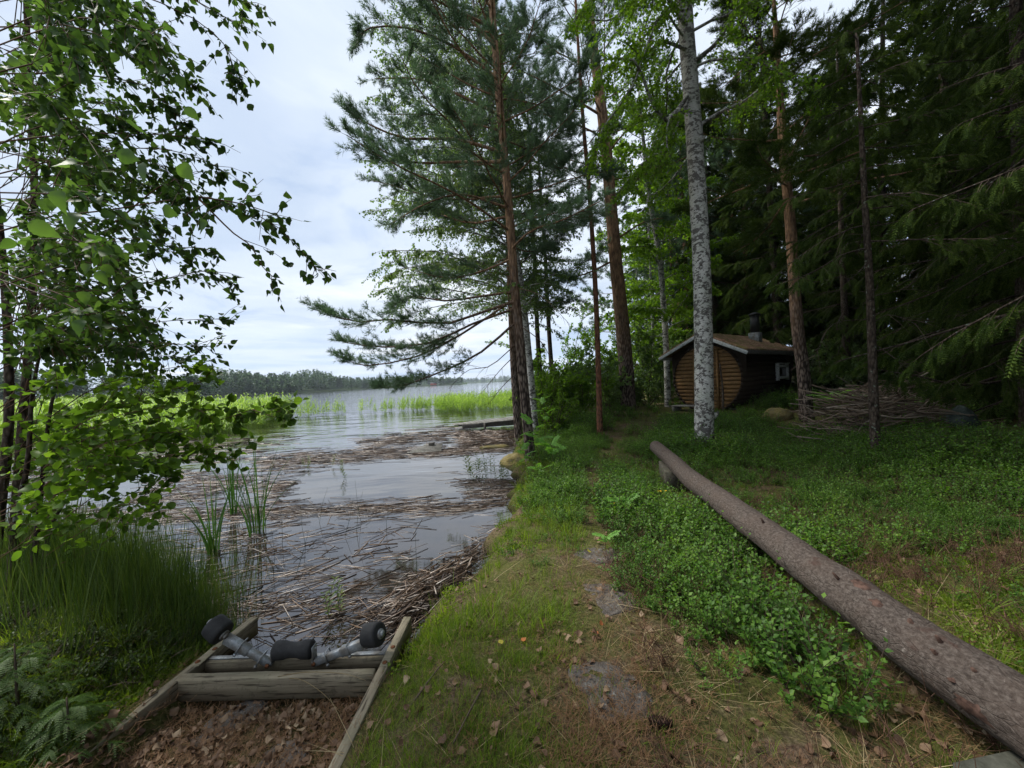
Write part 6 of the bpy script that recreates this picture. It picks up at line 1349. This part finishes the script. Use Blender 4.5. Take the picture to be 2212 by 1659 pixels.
# ------------------------------------------------------------------ rowan seedlings, flowers, fern, little spruce
def pinnate(L_, n=7, lw=.34, droop=.3):
    mb = MB(); P0 = np.array([[0, 0, 0.]]); twigs(mb, P0, np.array([[0, L_ * .5, L_ * .06]]), np.array([[0, L_, -droop * L_ * .3]]), .0016, .0008)
    t = np.repeat(np.linspace(.25, .97, n), 2); P = np.stack([np.zeros(2 * n), t * L_, .06 * L_ * np.sin(t * 3) - droop * L_ * .3 * t ** 2], 1); sgn = np.tile([-1., 1.], n); D = np.stack([sgn, np.full(2 * n, .55), np.full(2 * n, -.12)], 1)
    P = np.concatenate([P, [[0, L_, -droop * L_ * .3]]]); D = np.concatenate([D, [[0, 1, -.1]]]); place(mb, LEAF_H[0] * np.array([.62, 1, 1]), LEAF_H[1], P, frames(D, rng.normal(0, .15, len(P))), L_ * lw * U(.85, 1.1, len(P))); return mb
rowl = [pinnate(.17).mesh('leaf', M['rowan']), pinnate(.13, 6).mesh('leaf', M['rowan']), pinnate(.2, 7).mesh('leaf', M['rowan'])]
def seedling(name, p_, h, n, label, cat, meshes, L_=1.0, tilt=.35, group=None):
    root = empty(name, tuple(p_), label, cat, group); inv_ = Matrix.Translation(Vector(p_)).inverted(); top = Vector(p_) + Vector((rng.normal(0, .04), rng.normal(0, .04), h))
    if h > .05: mb = MB(); twigs(mb, np.array([p_]), np.array([(Vector(p_) + top) / 2]), np.array([top]), .004, .002); mb.build('stem', M['red_twig'], root)
    for i in range(n):
        t = .45 + .55 * (i + 1) / n; o = bpy.data.objects.new('leaf', meshes[i % len(meshes)]); COL.objects.link(o); o.parent = root; o.matrix_parent_inverse = inv_; o.location = Vector(p_).lerp(top, t); o.rotation_euler = (tilt + rng.normal(0, .25), rng.normal(0, .2), i * 2.4 + rng.normal(0, .3)); o.scale = (L_ * U(.8, 1.15),) * 3
def bankp(x, Y): b_ = gbase(x, Y); return (b_.x, b_.y, b_.z)
for (x, Y, h, n, s, lab) in [(1168, 7.6, .75, 9, 1.35, 'tallest rowan seedling with feathered bright leaves in front of the leaning pine'), (1195, 7.0, .45, 8, 1.4, 'rowan seedling with spread feathered leaves on the bank, nearest the path side'), (1140, 7.4, .35, 6, 1.2, 'small rowan seedling hanging over the water edge'), (1178, 9.6, 1.15, 8, 1.4, 'rowan seedling rising behind the leaning pine foot'), (1165, 6.6, .2, 5, 1.1, 'lowest rowan seedling at the top of the mossy bank')]:
    seedling('rowan_seedling', bankp(x, Y), h, n, lab, 'seedling', rowl, s, group='rowan seedlings')
pq = gp(1350, 1130); seedling('rowan_seedling', (pq.x, pq.y, pq.z), .26, 7, 'rowan seedling standing out light green among bilberries beside the path', 'seedling', rowl, 1.0, .3, 'rowan seedlings')
pq = gp(1310, 1200); seedling('rowan_seedling', (pq.x, pq.y, pq.z), .16, 4, 'tiny rowan seedling at the path edge next to the farthest stone', 'seedling', rowl, .6, .3, 'rowan seedlings')
fern = [pinnate(.5, 12, .2, .6).mesh('frond', M['rowan']), pinnate(.42, 12, .2, .8).mesh('frond', M['rowan'])]
def fern_at(x, Y, lab, s=1, zz=.0):
    p_ = bankp(x, Y); root = empty('fern', p_, lab, 'fern', 'ferns'); inv_ = Matrix.Translation(Vector(p_)).inverted()
    for i in range(8): o = bpy.data.objects.new('frond', fern[i % 2]); COL.objects.link(o); o.parent = root; o.matrix_parent_inverse = inv_; o.location = Vector(p_) + Vector((0, 0, zz)); o.rotation_euler = (.5 + rng.normal(0, .15), 0, i * .8 + rng.normal(0, .2)); o.scale = (s * U(.8, 1.2),) * 3
fern_at(1800, 9.3, 'bright fern behind the brushwood pile, above its middle', 1.2, .55); fern_at(1930, 8.9, 'fern beyond the far end of the brushwood pile', 1.1, .35); fern_at(1605, 10.3, 'small fern in front of the cabin flank', .6, .05)
for (x, y, lab) in [(1325, 1120, 'small yellow flower at the path side of the bilberries'), (1432, 1095, 'small yellow flower pair deeper in the bilberries, nearer the log')]:
    q_ = gp(x, y + 12); root = empty('yellow_flower', tuple(q_), lab, 'flower'); mb = MB(); o = np.array(q_); tip = o + [0, 0, .25]; twigs(mb, o[None], (o + tip)[None] / 2, tip[None], .0018, .001); mb.build('stem', M['bilberry'], root)
    for k in range(4): mb = MB(); a = k * 1.6; c = tip + np.array([math.cos(a) * .03, math.sin(a) * .03, -.012 * (k % 2)]); place(mb, LEAF_H[0], LEAF_H[1], c[None], frames(np.array([[math.cos(a), math.sin(a), .3]])), .032); mb.build('petal', M['flower'], root)
# little spruce in the lower corner
sp_shoot = spruce_shoot(.07, .012, 3); M['young_spruce'] = leaf_mat('young_spruce', [(.04, .085, .02), (.075, .135, .035), (.11, .18, .05)], .25)
def small_spruce(x, y, h, label, spread=1.0):
    q_ = gp(x, y); root = empty('spruce_sapling', tuple(q_), label, 'spruce', 'spruce saplings'); mb = MB(); v, f = tube_vf([np.array(q_), np.array(q_) + [0, 0, h]], [.010, .003], 6); mb.add(v, f); mb.build('trunk', M['twig'], root)
    limbs = []
    for i in range(26):
        t = i / 26; a = i * 2.4; L_ = h * .75 * (1 - t * .8) * spread; o = np.array(q_) + [0, 0, h * (.08 + .88 * t)]; d_ = np.array([math.cos(a), math.sin(a), .25]); limbs.append((np.array([o + d_ * L_ * s_ + np.array([0, 0, -.25]) * L_ * s_ ** 2 for s_ in np.linspace(0, 1, 6)]), .003))
    cm = MB(); PP, D_ = [], []
    for pl, r_ in limbs:
        for k in range(20):
            t = rng.uniform(.15, 1, 1) if k else np.array([.97]); p_, d_ = sample_poly(pl, t); s_ = np.cross(d_[0], [0, 0, 1.]); sg = 1 if k % 2 else -1; PP.append(p_[0]); D_.append(d_[0] * .8 + s_ * sg * .75 * (k > 0) + [0, 0, -.12])
    tv, tf = sp_shoot; PP, D_ = np.array(PP), np.array(D_); place(cm, tv, tf, PP, frames(D_), U(.6, 1.0, len(PP)), 0); cm.build('crown', M['young_spruce'], root)
small_spruce(150, 1620, .26, 'larger of two little spruce saplings in the lower corner, touching the timber frame', 1.15); small_spruce(40, 1560, .4, 'smaller spruce sapling behind, nearer the picture corner', .9)

# bent straws lying over the frame
for pts, lab in (([(600, 1462), (660, 1452), (740, 1455), (790, 1470)], 'long bent yellow straw lying over the timber frame corner'), ([(625, 1465), (655, 1470), (700, 1500), (740, 1545)], 'second straw bending down over the cross beam onto the leaves')):
    P_ = [np.array(at(x, y, 2.30 - .05 * i)) for i, (x, y) in enumerate(pts)]; mb = MB(); v, f = tube_vf(smooth_path(P_, 10), np.linspace(.0028, .0012, 10), 4); mb.add(v, f); tag(mb.build('dry_straw', M['dry_grass']), lab, 'straw')

# ------------------------------------------------------------------ far shores
mbt = MB()
def far_tree(x, y, z, h, w, nq, conif, sz):
    t = rng.uniform(0, 1, nq) ** .8; zz = z + h * (.12 + .88 * t) if conif else z + h * (.15 + .85 * t); r_ = w * ((1 - t) ** .8 + .08) if conif else w * np.sin(np.clip(t * .9 + .12, 0, 1) * math.pi) ** .6; a = U(0, 6.28, nq); rr = r_ * U(.3, 1, nq)
    P = np.stack([x + np.cos(a) * rr, y + np.sin(a) * rr, zz], 1); D = np.stack([np.cos(a), np.sin(a), U(-.4, .5, nq)], 1); q_ = LEAF_Q[0] * np.array([1.1, 1, 1]); place(mbt, q_, LEAF_Q[1], P - D * sz * .4, frames(D + sph(nq) * .5), sz * U(.6, 1.3, nq))
def Xc(x2212, Y): return at(x2212, 840, Y).x
def wood(n, xr, Yfn, depth, h0, h1, nq, sz, con=.75):
    for i in range(n):
        xc = U(*xr); Y = Yfn(xc) + U(0, 1) ** 1.3 * depth; hh = U(h0, h1) * (1 + .12 * math.sin(xc * .03)); c = U(0, 1) < con; far_tree(Xc(xc, Y), Y, WL + .3 + (Y - Yfn(xc)) * .012, hh, hh * (.17 if c else .28), nq, c, sz)
wood(520, (440, 870), lambda x: np.interp(x, [440, 560, 760, 870], [235, 270, 400, 560]), 60, 10, 15.5, 90, 1.5)
wood(120, (470, 720), lambda x: np.interp(x, [440, 560, 760, 870], [290, 330, 460, 600]), 40, 17, 21, 90, 1.9)
wood(60, (560, 640), lambda x: 262, 6, 4, 7, 80, 1.2, .1)
wood(330, (-350, 450), lambda x: np.interp(x, [-350, 200, 450], [120, 150, 225]), 45, 9, 14, 80, 1.5, .6)
wood(26, (330, 450), lambda x: 118, 10, 6, 9, 160, .8, .2)
wood(420, (840, 1500), lambda x: np.interp(x, [840, 1000, 1500], [900, 1500, 1700]), 160, 16, 23, 40, 5, .7)
wood(300, (700, 1000), lambda x: 620, 80, 9, 14, 40, 3, .7)
print('far quads', sum(len(f) for f, _ in mbt.f))
tag(mbt.build('far_forest', M['far_leaf']), 'hazy green wood along the far shores of the lake', kind='stuff')
mb = MB()
def shore_strip(xs, Yf, depth, hgt):
    P0 = [(Xc(x, Yf(x)), Yf(x)) for x in xs]; V = []
    for (x, Y) in P0: k = (Y + depth) / Y; V += [(x, Y, WL - .05), (x * (Y + 3) / Y, Y + 3, WL + .3), (x * k, Y + depth, WL + hgt)]
    n = len(P0); mb.add(V, [q_ for i in range(n - 1) for q_ in ((3 * i, 3 * i + 3, 3 * i + 4, 3 * i + 1), (3 * i + 1, 3 * i + 4, 3 * i + 5, 3 * i + 2))])
shore_strip(np.linspace(430, 875, 30), lambda x: float(np.interp(x, [440, 560, 760, 870], [233, 268, 397, 556])), 120, 6); shore_strip(np.linspace(-900, 452, 30), lambda x: float(np.interp(x, [-350, 200, 450], [117, 147, 222])), 150, 6)
shore_strip(np.linspace(830, 2600, 30), lambda x: float(np.interp(x, [840, 1000, 1500], [895, 1490, 1690])), 900, 20); shore_strip(np.linspace(690, 1010, 10), lambda x: 618., 100, 3)
tag(mb.build('far_shore', M['far_ground']), kind='structure', label='low wooded far shore of the lake')
for (x, Y, w, lab, mt) in [(968, 232, 3.2, 'tiny white boat shed seen on the distant reed shore', M['white_paint'])]:
    pass
hx_ = Xc(937, 617); root = empty('far_cottage', (hx_, 617, WL), 'tiny red cottage at the water line of the far shore', 'cottage'); mb = MB(); v, f = box_vf((hx_, 617, WL + 2), (9, 5, 2.6)); mb.add(v, f); M['red_paint'] = simple('red_paint', lambda b: b.bsdf((.3, .06, .03), .8, .2)); mb.build('wall', M['red_paint'], root)
mb = MB(); mb.add([(hx_ - 5, 614, WL + 3.3), (hx_ + 5, 614, WL + 3.3), (hx_ + 5, 617, WL + 5), (hx_ - 5, 617, WL + 5), (hx_ - 5, 620, WL + 3.3), (hx_ + 5, 620, WL + 3.3)], [(0, 1, 2, 3), (3, 2, 5, 4), (0, 3, 4), (1, 5, 2), (0, 4, 5, 1)]); mb.build('roof', M['black_metal'], root)

# ------------------------------------------------------------------ the air over the lake
mb = MB(); v, f = box_vf((0, 1900, 16), (9000, 4900, 36.6)); mb.add(v, f)
hz = bpy.data.materials.new('haze'); hz.use_nodes = True; nt = hz.node_tree; nt.nodes.clear(); o_ = nt.nodes.new('ShaderNodeOutputMaterial'); pv = nt.nodes.new('ShaderNodeVolumePrincipled')
pv.inputs['Color'].default_value = (.80, .88, 1, 1); pv.inputs['Density'].default_value = .0002; pv.inputs['Anisotropy'].default_value = .1; nt.links.new(pv.outputs[0], o_.inputs['Volume'])
tag(mb.build('haze', hz), 'thin bluish haze over the lake', kind='stuff')
